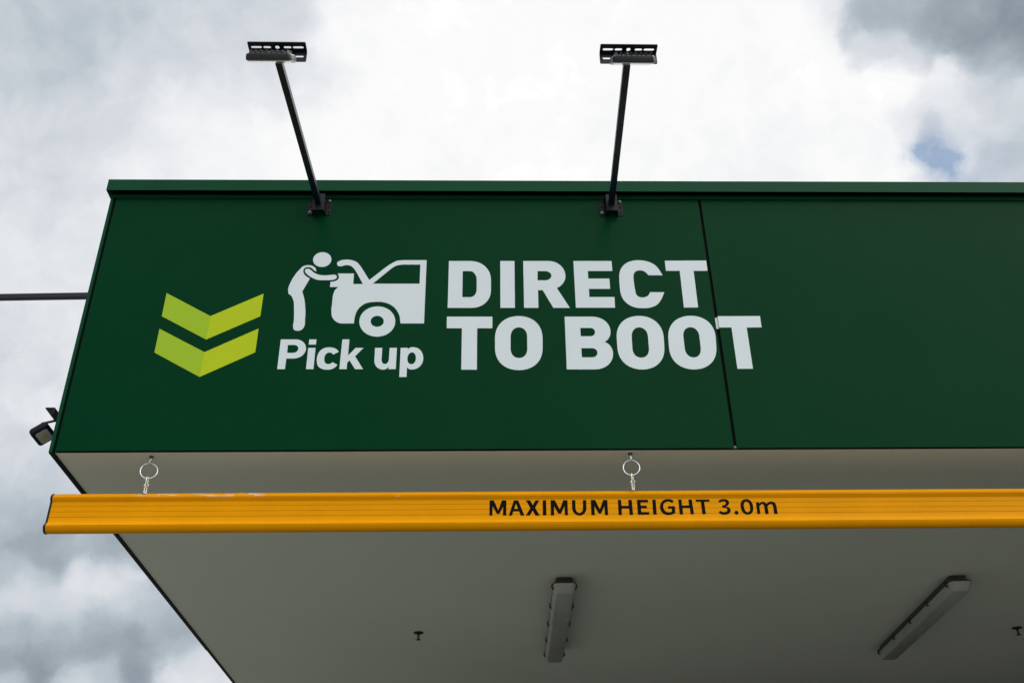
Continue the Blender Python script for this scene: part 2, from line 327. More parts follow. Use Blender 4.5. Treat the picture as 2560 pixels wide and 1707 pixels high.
for x, z in ((-1.5229, 4.4885), (-.4828, 4.4875), (.556, 4.487), (1.5919, 4.4865), (2.63, 4.487)):
    b = MB(); b.lathe([(.0062, 0), (.0064, .0012), (.0045, .0014), (.0045, .0036), (.0038, .0046), (.001, .0048)], 14, T(x, -.0042, z) @ Matrix.Rotation(R(90), 4, 'X'))
    link('screw', b.mesh('screw', smooth=True), m_green_trim, strip)
b = MB(); b.box((XL+.006, .23, 4.44), (XE, YE, 4.47)); link('roof', b.mesh('roof'), m_roof, canopy)
# columns carrying the canopy, outside the view
for x, y in ((-1.2, 6.6), (6.9, 6.6)):
    b = MB(); b.box((x-.1, y-.1, 0), (x+.1, y+.1, H)); link('column', b.mesh('column', bevel=.004), m_iron, canopy)
b = MB(); b.box((-1.1, 4.9, 0), (7.59, 5.15, H-.01)); b.box((7.6, -2.0, 0), (14, YE, 4.6))  # unseen wall, set close and dark to keep light off the deep soffit
wl = link('unseen_shop_wall', b.mesh('unseen_shop_wall'), m_wall); wl['label'] = 'unseen dark grey shop wall under the back of the green canopy, dimming its soffit'; wl['category'] = 'wall'

# ------------------------------------------------------------------ lettering and emblem
OUT = {
 'letter_d': [[(-0.1341,4.1509),(-0.0449,4.151),(-0.0279,4.1491),(-0.0122,4.1437),(0.002,4.1351),(0.0142,4.1237),(0.0242,4.1098),(0.0316,4.0939),(0.0362,4.0763),(0.0377,4.0574),(0.0373,4.003),(0.0356,3.9858),(0.0312,3.9699),(0.0242,3.9556),(0.0151,3.9432),(0.004,3.9331),(-0.0087,3.9255),(-0.0228,3.9208),(-0.038,3.9191),(-0.1357,3.9192)],[(-0.0774,4.0998),(-0.0476,4.0998),(-0.042,4.099),(-0.0369,4.0964),(-0.0322,4.0924),(-0.0282,4.0871),(-0.0249,4.0806),(-0.0224,4.0731),(-0.0209,4.0648),(-0.0203,4.0559),(-0.0205,4.0066),(-0.021,3.9993),(-0.0226,3.9925),(-0.025,3.9864),(-0.0282,3.9812),(-0.0321,3.9768),(-0.0366,3.9736),(-0.0416,3.9715),(-0.047,3.9708),(-0.078,3.9708)]],
 'letter_i': [[(0.0764,4.1512),(0.1346,4.1512),(0.1322,3.919),(0.0744,3.919)]],
 'letter_r': [[(0.1707,4.1512),(0.2742,4.1514),(0.2886,4.1498),(0.3018,4.1453),(0.3135,4.1382),(0.3235,4.1287),(0.3315,4.1172),(0.3372,4.104),(0.3405,4.0893),(0.3411,4.0736),(0.341,4.0729),(0.3398,4.0639),(0.3374,4.0551),(0.3337,4.0465),(0.3291,4.0385),(0.3236,4.0313),(0.3174,4.025),(0.3106,4.0199),(0.3033,4.0161),(0.3519,3.9189),(0.2858,3.9189),(0.246,4.0052),(0.227,4.0052),(0.2262,3.9189),(0.169,3.919)],[(0.2281,4.1),(0.258,4.1),(0.2635,4.0996),(0.2685,4.0982),(0.273,4.0961),(0.2768,4.0932),(0.2799,4.0897),(0.2821,4.0857),(0.2835,4.0813),(0.2838,4.0765),(0.283,4.0719),(0.2814,4.0676),(0.2789,4.0637),(0.2757,4.0604),(0.2719,4.0576),(0.2675,4.0556),(0.2628,4.0542),(0.2576,4.0538),(0.2267,4.0538)]],
 'letter_e': [[(0.3773,4.1515),(0.5348,4.1516),(0.5344,4.101),(0.4342,4.1009),(0.4338,4.0626),(0.5198,4.0627),(0.5193,4.0117),(0.4333,4.0117),(0.4328,3.9714),(0.5343,3.9714),(0.533,3.9195),(0.3759,3.9196)]],
 'letter_c': [[(0.7392,4.0797),(0.7373,4.0844),(0.7355,4.0891),(0.7336,4.0939),(0.7317,4.0986),(0.7296,4.1032),(0.7274,4.1078),(0.7258,4.111),(0.7241,4.1143),(0.7224,4.1174),(0.7205,4.1206),(0.7186,4.1235),(0.7165,4.1264),(0.7138,4.1295),(0.711,4.1323),(0.7081,4.135),(0.705,4.1375),(0.7018,4.1399),(0.6986,4.142),(0.6949,4.1442),(0.6911,4.1461),(0.6872,4.1478),(0.6833,4.1493),(0.6792,4.1506),(0.6752,4.1518),(0.6708,4.1529),(0.6664,4.1538),(0.6619,4.1545),(0.6574,4.155),(0.6528,4.1553),(0.6483,4.1555),(0.6432,4.1555),(0.6381,4.1553),(0.6329,4.1549),(0.6278,4.1542),(0.6227,4.1531),(0.6177,4.1517),(0.6133,4.1502),(0.609,4.1485),(0.6047,4.1466),(0.6005,4.1444),(0.5965,4.1418),(0.5925,4.1389),(0.5888,4.1358),(0.5851,4.1323),(0.5817,4.1285),(0.5784,4.1245),(0.5754,4.1203),(0.5727,4.1158),(0.5704,4.1113),(0.5684,4.1067),(0.5667,4.1018),(0.5652,4.0969),(0.5639,4.0919),(0.5628,4.087),(0.5619,4.0821),(0.5613,4.0772),(0.5609,4.0723),(0.5606,4.0674),(0.5603,4.0624),(0.5601,4.0576),(0.5597,4.0508),(0.5595,4.0441),(0.5594,4.0374),(0.5594,4.0308),(0.5594,4.0241),(0.5595,4.0175),(0.5596,4.0126),(0.5597,4.0078),(0.5598,4.0029),(0.56,3.9981),(0.5604,3.9933),(0.561,3.9886),(0.5617,3.9843),(0.5625,3.9799),(0.5635,3.9757),(0.5646,3.9715),(0.5659,3.9674),(0.5674,3.9635),(0.5695,3.9591),(0.5719,3.9548),(0.5745,3.9508),(0.5773,3.947),(0.5802,3.9434),(0.5833,3.94),(0.5871,3.9364),(0.591,3.9331),(0.5952,3.9301),(0.5995,3.9274),(0.6039,3.925),(0.6085,3.923),(0.6145,3.9208),(0.6206,3.9192),(0.6269,3.9182),(0.6333,3.9176),(0.6398,3.9173),(0.6462,3.9173),(0.6517,3.9173),(0.6571,3.9175),(0.6626,3.918),(0.6681,3.9187),(0.6735,3.9199),(0.6789,3.9215),(0.6836,3.9232),(0.6882,3.9252),(0.6928,3.9274),(0.6973,3.9299),(0.7015,3.9329),(0.7056,3.9364),(0.7084,3.9393),(0.711,3.9424),(0.7135,3.9457),(0.7159,3.9492),(0.7182,3.9527),(0.7204,3.9563),(0.7239,3.9624),(0.727,3.9687),(0.7299,3.9753),(0.7327,3.9819),(0.7354,3.9885),(0.7383,3.9951),(0.6807,3.9951),(0.6794,3.9925),(0.6781,3.9898),(0.6768,3.9872),(0.6755,3.9846),(0.674,3.9822),(0.6723,3.98),(0.6704,3.9781),(0.6684,3.9764),(0.6663,3.9749),(0.6641,3.9735),(0.6619,3.9724),(0.6597,3.9714),(0.6574,3.9706),(0.6551,3.9699),(0.6528,3.9695),(0.6505,3.9693),(0.6482,3.9692),(0.6459,3.9692),(0.6434,3.9694),(0.6408,3.9697),(0.6383,3.9703),(0.6359,3.9711),(0.6336,3.9721),(0.6315,3.9735),(0.6297,3.9751),(0.628,3.9769),(0.6265,3.9789),(0.6252,3.981),(0.624,3.9833),(0.623,3.9857),(0.622,3.9889),(0.6214,3.9923),(0.6211,3.9959),(0.6209,3.9995),(0.6207,4.0031),(0.6205,4.0066),(0.6201,4.012),(0.6197,4.0174),(0.6195,4.0229),(0.6193,4.0283),(0.6191,4.0338),(0.619,4.0393),(0.6188,4.0442),(0.6186,4.049),(0.6184,4.0539),(0.6184,4.0588),(0.6185,4.0637),(0.6189,4.0686),(0.6193,4.0721),(0.6196,4.0756),(0.62,4.0792),(0.6207,4.0827),(0.6216,4.086),(0.623,4.0892),(0.6244,4.0916),(0.6259,4.0939),(0.6276,4.096),(0.6295,4.0979),(0.6315,4.0996),(0.6335,4.101),(0.636,4.1023),(0.6385,4.1031),(0.6411,4.1037),(0.6437,4.104),(0.6463,4.104),(0.6488,4.104),(0.6511,4.1039),(0.6533,4.1036),(0.6555,4.1032),(0.6577,4.1027),(0.6598,4.102),(0.6618,4.1011),(0.6636,4.1001),(0.6652,4.099),(0.6669,4.0978),(0.6684,4.0965),(0.6699,4.0951),(0.6714,4.0937),(0.6732,4.0916),(0.6749,4.0893),(0.6764,4.0869),(0.6779,4.0845),(0.6794,4.082),(0.681,4.0796)]],
 'letter_t': [[(0.7553,4.1533),(0.9272,4.1543),(0.9265,4.102),(0.8692,4.1019),(0.8673,3.9207),(0.81,3.92),(0.8119,4.1019),(0.7552,4.1019)]],
 'letter_t.b': [[(-0.1379,3.8772),(0.0421,3.877),(0.0417,3.8224),(-0.0181,3.8225),(-0.019,3.6331),(-0.079,3.6333),(-0.0779,3.8226),(-0.1376,3.8226)]],
 'letter_o': [[(0.0517,3.7767),(0.0528,3.7928),(0.0556,3.808),(0.06,3.8219),(0.0661,3.8346),(0.0737,3.846),(0.0828,3.8559),(0.0932,3.8642),(0.1048,3.8709),(0.1177,3.8757),(0.1316,3.8787),(0.1466,3.8797),(0.1615,3.8787),(0.1753,3.8757),(0.188,3.8708),(0.1995,3.8641),(0.2096,3.8558),(0.2183,3.8458),(0.2256,3.8345),(0.2312,3.8217),(0.2352,3.8077),(0.2375,3.7926),(0.238,3.7764),(0.2368,3.7298),(0.2355,3.7139),(0.2325,3.6991),(0.2279,3.6856),(0.2217,3.6733),(0.2141,3.6625),(0.2052,3.6531),(0.195,3.6452),(0.1836,3.639),(0.1711,3.6344),(0.1576,3.6316),(0.1432,3.6307),(0.1415,3.6307),(0.1271,3.6317),(0.1137,3.6346),(0.1014,3.6392),(0.0902,3.6455),(0.0803,3.6534),(0.0717,3.6628),(0.0645,3.6737),(0.0588,3.6859),(0.0546,3.6995),(0.0521,3.7142),(0.0513,3.7302)],[(0.1129,3.782),(0.1133,3.789),(0.1144,3.7956),(0.116,3.8016),(0.1182,3.8071),(0.1209,3.812),(0.124,3.8162),(0.1276,3.8198),(0.1317,3.8226),(0.1361,3.8247),(0.1409,3.826),(0.1461,3.8264),(0.1512,3.826),(0.1559,3.8247),(0.1603,3.8226),(0.1642,3.8197),(0.1678,3.8161),(0.1708,3.8119),(0.1733,3.807),(0.1753,3.8015),(0.1767,3.7955),(0.1776,3.7889),(0.1778,3.7819),(0.1771,3.7286),(0.1767,3.7217),(0.1757,3.7152),(0.1742,3.7093),(0.1721,3.704),(0.1695,3.6993),(0.1664,3.6951),(0.1629,3.6917),(0.1589,3.689),(0.1546,3.6869),(0.1499,3.6857),(0.1449,3.6853),(0.1426,3.6853),(0.1376,3.6857),(0.1329,3.687),(0.1287,3.689),(0.1248,3.6918),(0.1214,3.6952),(0.1185,3.6994),(0.116,3.7041),(0.1141,3.7095),(0.1128,3.7154),(0.112,3.7218),(0.1118,3.7287)]],
 'letter_b': [[(0.329,3.8768),(0.4379,3.8767),(0.4527,3.8753),(0.4662,3.8712),(0.4783,3.8649),(0.4885,3.8564),(0.4968,3.8462),(0.5028,3.8344),(0.5062,3.8214),(0.5068,3.8074),(0.5064,3.8005),(0.5056,3.794),(0.5039,3.7875),(0.5013,3.7813),(0.4981,3.7754),(0.4943,3.77),(0.49,3.7652),(0.4854,3.7613),(0.4804,3.7583),(0.485,3.7559),(0.4907,3.7522),(0.4958,3.7473),(0.5003,3.7415),(0.5041,3.7348),(0.5071,3.7276),(0.5091,3.72),(0.5102,3.7123),(0.5101,3.7045),(0.5097,3.6991),(0.5073,3.6856),(0.5024,3.6731),(0.4953,3.6618),(0.4863,3.6521),(0.4756,3.6442),(0.4637,3.6382),(0.4506,3.6345),(0.4367,3.6332),(0.3267,3.6335)],[(0.3885,3.8233),(0.4284,3.8233),(0.4323,3.8229),(0.4358,3.8217),(0.4389,3.8198),(0.4415,3.8173),(0.4436,3.8142),(0.4451,3.8107),(0.4459,3.8069),(0.446,3.8027),(0.4453,3.7989),(0.444,3.7954),(0.442,3.7923),(0.4395,3.7896),(0.4365,3.7873),(0.4332,3.7857),(0.4295,3.7846),(0.4256,3.7842),(0.3882,3.7843)],[(0.3876,3.7295),(0.4305,3.7294),(0.4345,3.729),(0.4382,3.7277),(0.4415,3.7258),(0.4444,3.7232),(0.4467,3.72),(0.4483,3.7163),(0.4493,3.7123),(0.4495,3.7079),(0.4489,3.7037),(0.4475,3.6998),(0.4455,3.6963),(0.443,3.6933),(0.4399,3.6908),(0.4365,3.6889),(0.4326,3.6877),(0.4286,3.6873),(0.3877,3.6874)]],
 'letter_o.b': [[(0.5295,3.7768),(0.5306,3.793),(0.5335,3.8082),(0.538,3.8221),(0.5442,3.8349),(0.5519,3.8462),(0.561,3.8562),(0.5714,3.8645),(0.5831,3.8711),(0.596,3.876),(0.61,3.879),(0.6249,3.88),(0.6255,3.88),(0.6404,3.879),(0.6542,3.876),(0.6668,3.8711),(0.6781,3.8644),(0.6881,3.856),(0.6967,3.8461),(0.7037,3.8347),(0.7091,3.8219),(0.7129,3.8079),(0.7149,3.7927),(0.7151,3.7765),(0.7131,3.7314),(0.7114,3.7154),(0.7081,3.7006),(0.7033,3.6871),(0.6969,3.6748),(0.6891,3.6639),(0.6799,3.6545),(0.6696,3.6466),(0.6581,3.6404),(0.6455,3.6358),(0.6319,3.633),(0.6175,3.6321),(0.6186,3.6321),(0.6042,3.6331),(0.5908,3.6359),(0.5785,3.6406),(0.5674,3.6469),(0.5575,3.6548),(0.5489,3.6642),(0.5418,3.6751),(0.5361,3.6874),(0.532,3.701),(0.5296,3.7158),(0.5289,3.7317)],[(0.5889,3.7813),(0.5895,3.7884),(0.5906,3.7949),(0.5923,3.801),(0.5945,3.8064),(0.5973,3.8113),(0.6005,3.8156),(0.6042,3.8192),(0.6083,3.822),(0.6128,3.8241),(0.6176,3.8254),(0.6228,3.8258),(0.6216,3.8258),(0.6268,3.8254),(0.6315,3.8241),(0.6359,3.822),(0.6399,3.8191),(0.6434,3.8155),(0.6464,3.8113),(0.6489,3.8064),(0.6509,3.8009),(0.6523,3.7949),(0.6531,3.7883),(0.6533,3.7813),(0.6524,3.7288),(0.652,3.7219),(0.6509,3.7155),(0.6493,3.7096),(0.6472,3.7043),(0.6445,3.6995),(0.6414,3.6954),(0.6379,3.692),(0.6339,3.6892),(0.6295,3.6872),(0.6248,3.686),(0.6197,3.6856),(0.618,3.6856),(0.6129,3.686),(0.6083,3.6873),(0.604,3.6893),(0.6001,3.6921),(0.5967,3.6955),(0.5938,3.6997),(0.5914,3.7044),(0.5895,3.7098),(0.5882,3.7157),(0.5875,3.7221),(0.5874,3.729)]],
 'letter_o.c': [[(0.733,3.7765),(0.7345,3.7927),(0.7377,3.8079),(0.7426,3.822),(0.7491,3.8348),(0.7571,3.8462),(0.7665,3.8562),(0.7773,3.8646),(0.7892,3.8713),(0.8024,3.8763),(0.8165,3.8794),(0.8316,3.8805),(0.8322,3.8805),(0.8473,3.8796),(0.8611,3.8767),(0.8738,3.8719),(0.8851,3.8653),(0.895,3.857),(0.9035,3.8471),(0.9103,3.8357),(0.9156,3.823),(0.9191,3.809),(0.9208,3.7938),(0.9207,3.7776),(0.9177,3.7316),(0.9157,3.7157),(0.9121,3.7008),(0.9069,3.6872),(0.9002,3.6749),(0.8921,3.664),(0.8827,3.6546),(0.8721,3.6466),(0.8604,3.6403),(0.8476,3.6357),(0.8338,3.6329),(0.8192,3.6319),(0.8198,3.6319),(0.8052,3.6328),(0.7918,3.6357),(0.7795,3.6402),(0.7684,3.6465),(0.7586,3.6544),(0.7501,3.6638),(0.7432,3.6747),(0.7377,3.687),(0.7339,3.7005),(0.7317,3.7153),(0.7314,3.7313)],[(0.7932,3.7819),(0.7936,3.7889),(0.7946,3.7954),(0.7962,3.8015),(0.7983,3.8069),(0.801,3.8118),(0.8041,3.8161),(0.8078,3.8196),(0.8118,3.8225),(0.8163,3.8245),(0.8211,3.8258),(0.8263,3.8262),(0.8251,3.8262),(0.8303,3.8258),(0.8351,3.8245),(0.8395,3.8224),(0.8434,3.8196),(0.847,3.816),(0.85,3.8117),(0.8525,3.8069),(0.8545,3.8014),(0.8559,3.7953),(0.8567,3.7888),(0.8568,3.7818),(0.8558,3.729),(0.8553,3.7221),(0.8543,3.7157),(0.8527,3.7098),(0.8505,3.7045),(0.8479,3.6997),(0.8447,3.6956),(0.8411,3.6922),(0.8371,3.6894),(0.8327,3.6874),(0.828,3.6862),(0.8229,3.6858),(0.8241,3.6858),(0.819,3.6862),(0.8143,3.6875),(0.81,3.6895),(0.806,3.6923),(0.8026,3.6957),(0.7996,3.6998),(0.7971,3.7046),(0.7951,3.7099),(0.7936,3.7158),(0.7928,3.7222),(0.7926,3.7291)]],
 'letter_t.c': [[(0.9405,3.8783),(1.1111,3.8789),(1.1097,3.8252),(1.05,3.8246),(1.0481,3.6343),(0.9877,3.6344),(0.9893,3.8247),(0.9403,3.8247)]],
 'letter_p': [[(-0.7808,3.7717),(-0.7229,3.7716),(-0.7144,3.7708),(-0.7065,3.7684),(-0.6993,3.7645),(-0.693,3.7595),(-0.6877,3.7534),(-0.6836,3.7463),(-0.6809,3.7385),(-0.6797,3.7301),(-0.6796,3.7288),(-0.6802,3.7197),(-0.6826,3.7113),(-0.6866,3.7038),(-0.6922,3.6973),(-0.699,3.6919),(-0.707,3.6879),(-0.716,3.6854),(-0.7257,3.6845),(-0.7512,3.6846),(-0.7513,3.6373),(-0.7809,3.6374)],[(-0.751,3.7462),(-0.7263,3.7462),(-0.7229,3.7458),(-0.7196,3.7449),(-0.7167,3.7433),(-0.7142,3.7412),(-0.7121,3.7387),(-0.7105,3.7357),(-0.7095,3.7325),(-0.7091,3.729),(-0.7091,3.7283),(-0.7095,3.7246),(-0.7106,3.7211),(-0.7124,3.718),(-0.7148,3.7154),(-0.7178,3.7132),(-0.7212,3.7115),(-0.725,3.7105),(-0.7292,3.7101),(-0.7504,3.7102)]],
 'letter_i.b': [[(-0.6708,3.7715),(-0.6431,3.7715),(-0.643,3.7478),(-0.6707,3.7478)]],
 'letter_i.c': [[(-0.6713,3.7329),(-0.6432,3.7328),(-0.6433,3.6371),(-0.6715,3.6371)]],
 'letter_c.b': [[(-0.5522,3.7149),(-0.5538,3.7168),(-0.5553,3.7189),(-0.5568,3.7209),(-0.5583,3.7229),(-0.56,3.7247),(-0.5618,3.7264),(-0.5641,3.728),(-0.5665,3.7294),(-0.569,3.7306),(-0.5716,3.7316),(-0.5742,3.7325),(-0.5768,3.7333),(-0.5797,3.734),(-0.5825,3.7345),(-0.5854,3.7349),(-0.5882,3.7351),(-0.5911,3.7351),(-0.5939,3.735),(-0.5972,3.7347),(-0.6005,3.7343),(-0.6038,3.7336),(-0.6069,3.7326),(-0.61,3.7314),(-0.6129,3.7299),(-0.6157,3.728),(-0.6184,3.7259),(-0.6209,3.7235),(-0.6232,3.7209),(-0.6253,3.7181),(-0.6272,3.715),(-0.6289,3.7117),(-0.6303,3.7082),(-0.6314,3.7045),(-0.6323,3.7006),(-0.633,3.6967),(-0.6336,3.6928),(-0.634,3.6891),(-0.6342,3.6853),(-0.6342,3.6816),(-0.634,3.6778),(-0.6337,3.674),(-0.6331,3.6702),(-0.6325,3.667),(-0.6319,3.6637),(-0.6311,3.6605),(-0.6301,3.6574),(-0.6288,3.6544),(-0.6273,3.6516),(-0.6253,3.6489),(-0.6231,3.6465),(-0.6207,3.6444),(-0.6182,3.6425),(-0.6155,3.6408),(-0.6128,3.6392),(-0.6093,3.6376),(-0.6057,3.6364),(-0.6021,3.6356),(-0.5983,3.635),(-0.5946,3.6348),(-0.5909,3.6347),(-0.5877,3.6347),(-0.5845,3.6349),(-0.5813,3.6353),(-0.5781,3.6359),(-0.575,3.6368),(-0.572,3.638),(-0.5698,3.6391),(-0.5676,3.6404),(-0.5656,3.6418),(-0.5635,3.6434),(-0.5616,3.6451),(-0.5598,3.6469),(-0.5586,3.6483),(-0.5575,3.6498),(-0.5564,3.6513),(-0.5554,3.6528),(-0.5543,3.6544),(-0.5532,3.6559),(-0.5729,3.6683),(-0.5738,3.6673),(-0.5748,3.6662),(-0.5757,3.665),(-0.5766,3.664),(-0.5776,3.663),(-0.5787,3.6622),(-0.5802,3.6612),(-0.5819,3.6605),(-0.5836,3.6599),(-0.5854,3.6595),(-0.5872,3.6593),(-0.589,3.6594),(-0.5908,3.6596),(-0.5925,3.6599),(-0.5942,3.6605),(-0.5959,3.6612),(-0.5975,3.6622),(-0.5989,3.6633),(-0.6003,3.6648),(-0.6014,3.6664),(-0.6024,3.6682),(-0.6032,3.6701),(-0.604,3.6721),(-0.6046,3.6741),(-0.6052,3.6767),(-0.6056,3.6793),(-0.6058,3.682),(-0.6058,3.6847),(-0.6056,3.6873),(-0.6054,3.6899),(-0.6051,3.6925),(-0.6046,3.695),(-0.6041,3.6975),(-0.6034,3.6999),(-0.6024,3.7021),(-0.6012,3.7041),(-0.5997,3.706),(-0.598,3.7077),(-0.5961,3.7091),(-0.5941,3.7103),(-0.5919,3.7111),(-0.5897,3.7115),(-0.5881,3.7116),(-0.5864,3.7114),(-0.5847,3.7111),(-0.5831,3.7106),(-0.5814,3.71),(-0.5799,3.7092),(-0.5784,3.7083),(-0.5771,3.7073),(-0.5758,3.7061),(-0.5746,3.7048),(-0.5734,3.7036),(-0.5721,3.7024)]],
 'letter_k': [[(-0.5426,3.7713),(-0.5153,3.7713),(-0.5157,3.6971),(-0.4885,3.7325),(-0.4583,3.7325),(-0.4884,3.6942),(-0.4545,3.6366),(-0.4848,3.6366),(-0.5085,3.6761),(-0.5169,3.6648),(-0.5169,3.6367),(-0.5447,3.6368)]],
 'letter_u': [[(-0.4136,3.7324),(-0.3859,3.7323),(-0.3861,3.6798),(-0.3858,3.6756),(-0.385,3.6718),(-0.3838,3.6683),(-0.3822,3.6653),(-0.3802,3.6628),(-0.3779,3.661),(-0.3754,3.6598),(-0.3726,3.6594),(-0.3717,3.6594),(-0.3689,3.6598),(-0.3664,3.661),(-0.364,3.6628),(-0.362,3.6653),(-0.3603,3.6682),(-0.3591,3.6717),(-0.3582,3.6755),(-0.3579,3.6797),(-0.3572,3.7323),(-0.329,3.7322),(-0.3297,3.6362),(-0.3576,3.6363),(-0.3571,3.647),(-0.3594,3.6436),(-0.3608,3.6417),(-0.3626,3.6399),(-0.3647,3.6383),(-0.3669,3.6369),(-0.3692,3.6357),(-0.3716,3.6348),(-0.3739,3.6343),(-0.3762,3.6341),(-0.3772,3.6341),(-0.3845,3.635),(-0.3913,3.6374),(-0.3974,3.6413),(-0.4028,3.6464),(-0.4072,3.6526),(-0.4105,3.6598),(-0.4126,3.6678),(-0.4134,3.6764)]],
 'letter_p.b': [[(-0.3144,3.7322),(-0.2866,3.7321),(-0.2868,3.7241),(-0.2842,3.728),(-0.283,3.7294),(-0.2816,3.7307),(-0.28,3.7319),(-0.2783,3.733),(-0.2764,3.7338),(-0.2745,3.7344),(-0.2725,3.7348),(-0.2706,3.735),(-0.2648,3.735),(-0.2568,3.7339),(-0.2495,3.731),(-0.2428,3.7264),(-0.2371,3.7203),(-0.2324,3.7128),(-0.2288,3.7043),(-0.2266,3.6948),(-0.2258,3.6846),(-0.2258,3.6822),(-0.2266,3.6724),(-0.229,3.6634),(-0.2327,3.6552),(-0.2377,3.6482),(-0.2437,3.6424),(-0.2506,3.638),(-0.2584,3.6353),(-0.2667,3.6344),(-0.2696,3.6344),(-0.2716,3.6345),(-0.2738,3.6349),(-0.2759,3.6356),(-0.2779,3.6364),(-0.2799,3.6374),(-0.2817,3.6385),(-0.2832,3.6398),(-0.2845,3.6412),(-0.2867,3.644),(-0.2871,3.6015),(-0.3148,3.6016)],[(-0.2868,3.6859),(-0.2864,3.6911),(-0.2854,3.6959),(-0.2839,3.7002),(-0.282,3.704),(-0.2796,3.7071),(-0.2769,3.7095),(-0.274,3.7109),(-0.2708,3.7114),(-0.2693,3.7114),(-0.2662,3.7109),(-0.2633,3.7094),(-0.2607,3.7071),(-0.2584,3.704),(-0.2566,3.7002),(-0.2552,3.6958),(-0.2544,3.691),(-0.2541,3.6858),(-0.2541,3.6834),(-0.2545,3.6782),(-0.2555,3.6734),(-0.2569,3.6691),(-0.2589,3.6654),(-0.2612,3.6623),(-0.2638,3.66),(-0.2668,3.6585),(-0.2699,3.658),(-0.2718,3.658),(-0.275,3.6585),(-0.2779,3.66),(-0.2804,3.6623),(-0.2827,3.6654),(-0.2845,3.6692),(-0.2858,3.6735),(-0.2866,3.6783),(-0.2868,3.6835)]],
 'figure_head': [[(-0.689,4.156),(-0.6891,4.1611),(-0.6885,4.1661),(-0.6872,4.1708),(-0.6854,4.1752),(-0.6831,4.1793),(-0.6803,4.1831),(-0.677,4.1864),(-0.6732,4.1893),(-0.6691,4.1916),(-0.6647,4.1935),(-0.6599,4.1947),(-0.6549,4.1953),(-0.6498,4.1953),(-0.6448,4.1945),(-0.6401,4.1932),(-0.6356,4.1912),(-0.6315,4.1887),(-0.6277,4.1857),(-0.6242,4.1822),(-0.6212,4.1783),(-0.6187,4.174),(-0.6168,4.1694),(-0.6153,4.1645),(-0.6146,4.1593),(-0.6144,4.1541),(-0.615,4.1491),(-0.6161,4.1444),(-0.6179,4.14),(-0.6202,4.1359),(-0.6231,4.1322),(-0.6264,4.1289),(-0.6302,4.1261),(-0.6343,4.1238),(-0.6388,4.122),(-0.6437,4.1209),(-0.6488,4.1204),(-0.654,4.1205),(-0.659,4.1213),(-0.6638,4.1227),(-0.6683,4.1247),(-0.6724,4.1272),(-0.6762,4.1301),(-0.6797,4.1335),(-0.6826,4.1374),(-0.6851,4.1416),(-0.687,4.1461),(-0.6883,4.1509)]],
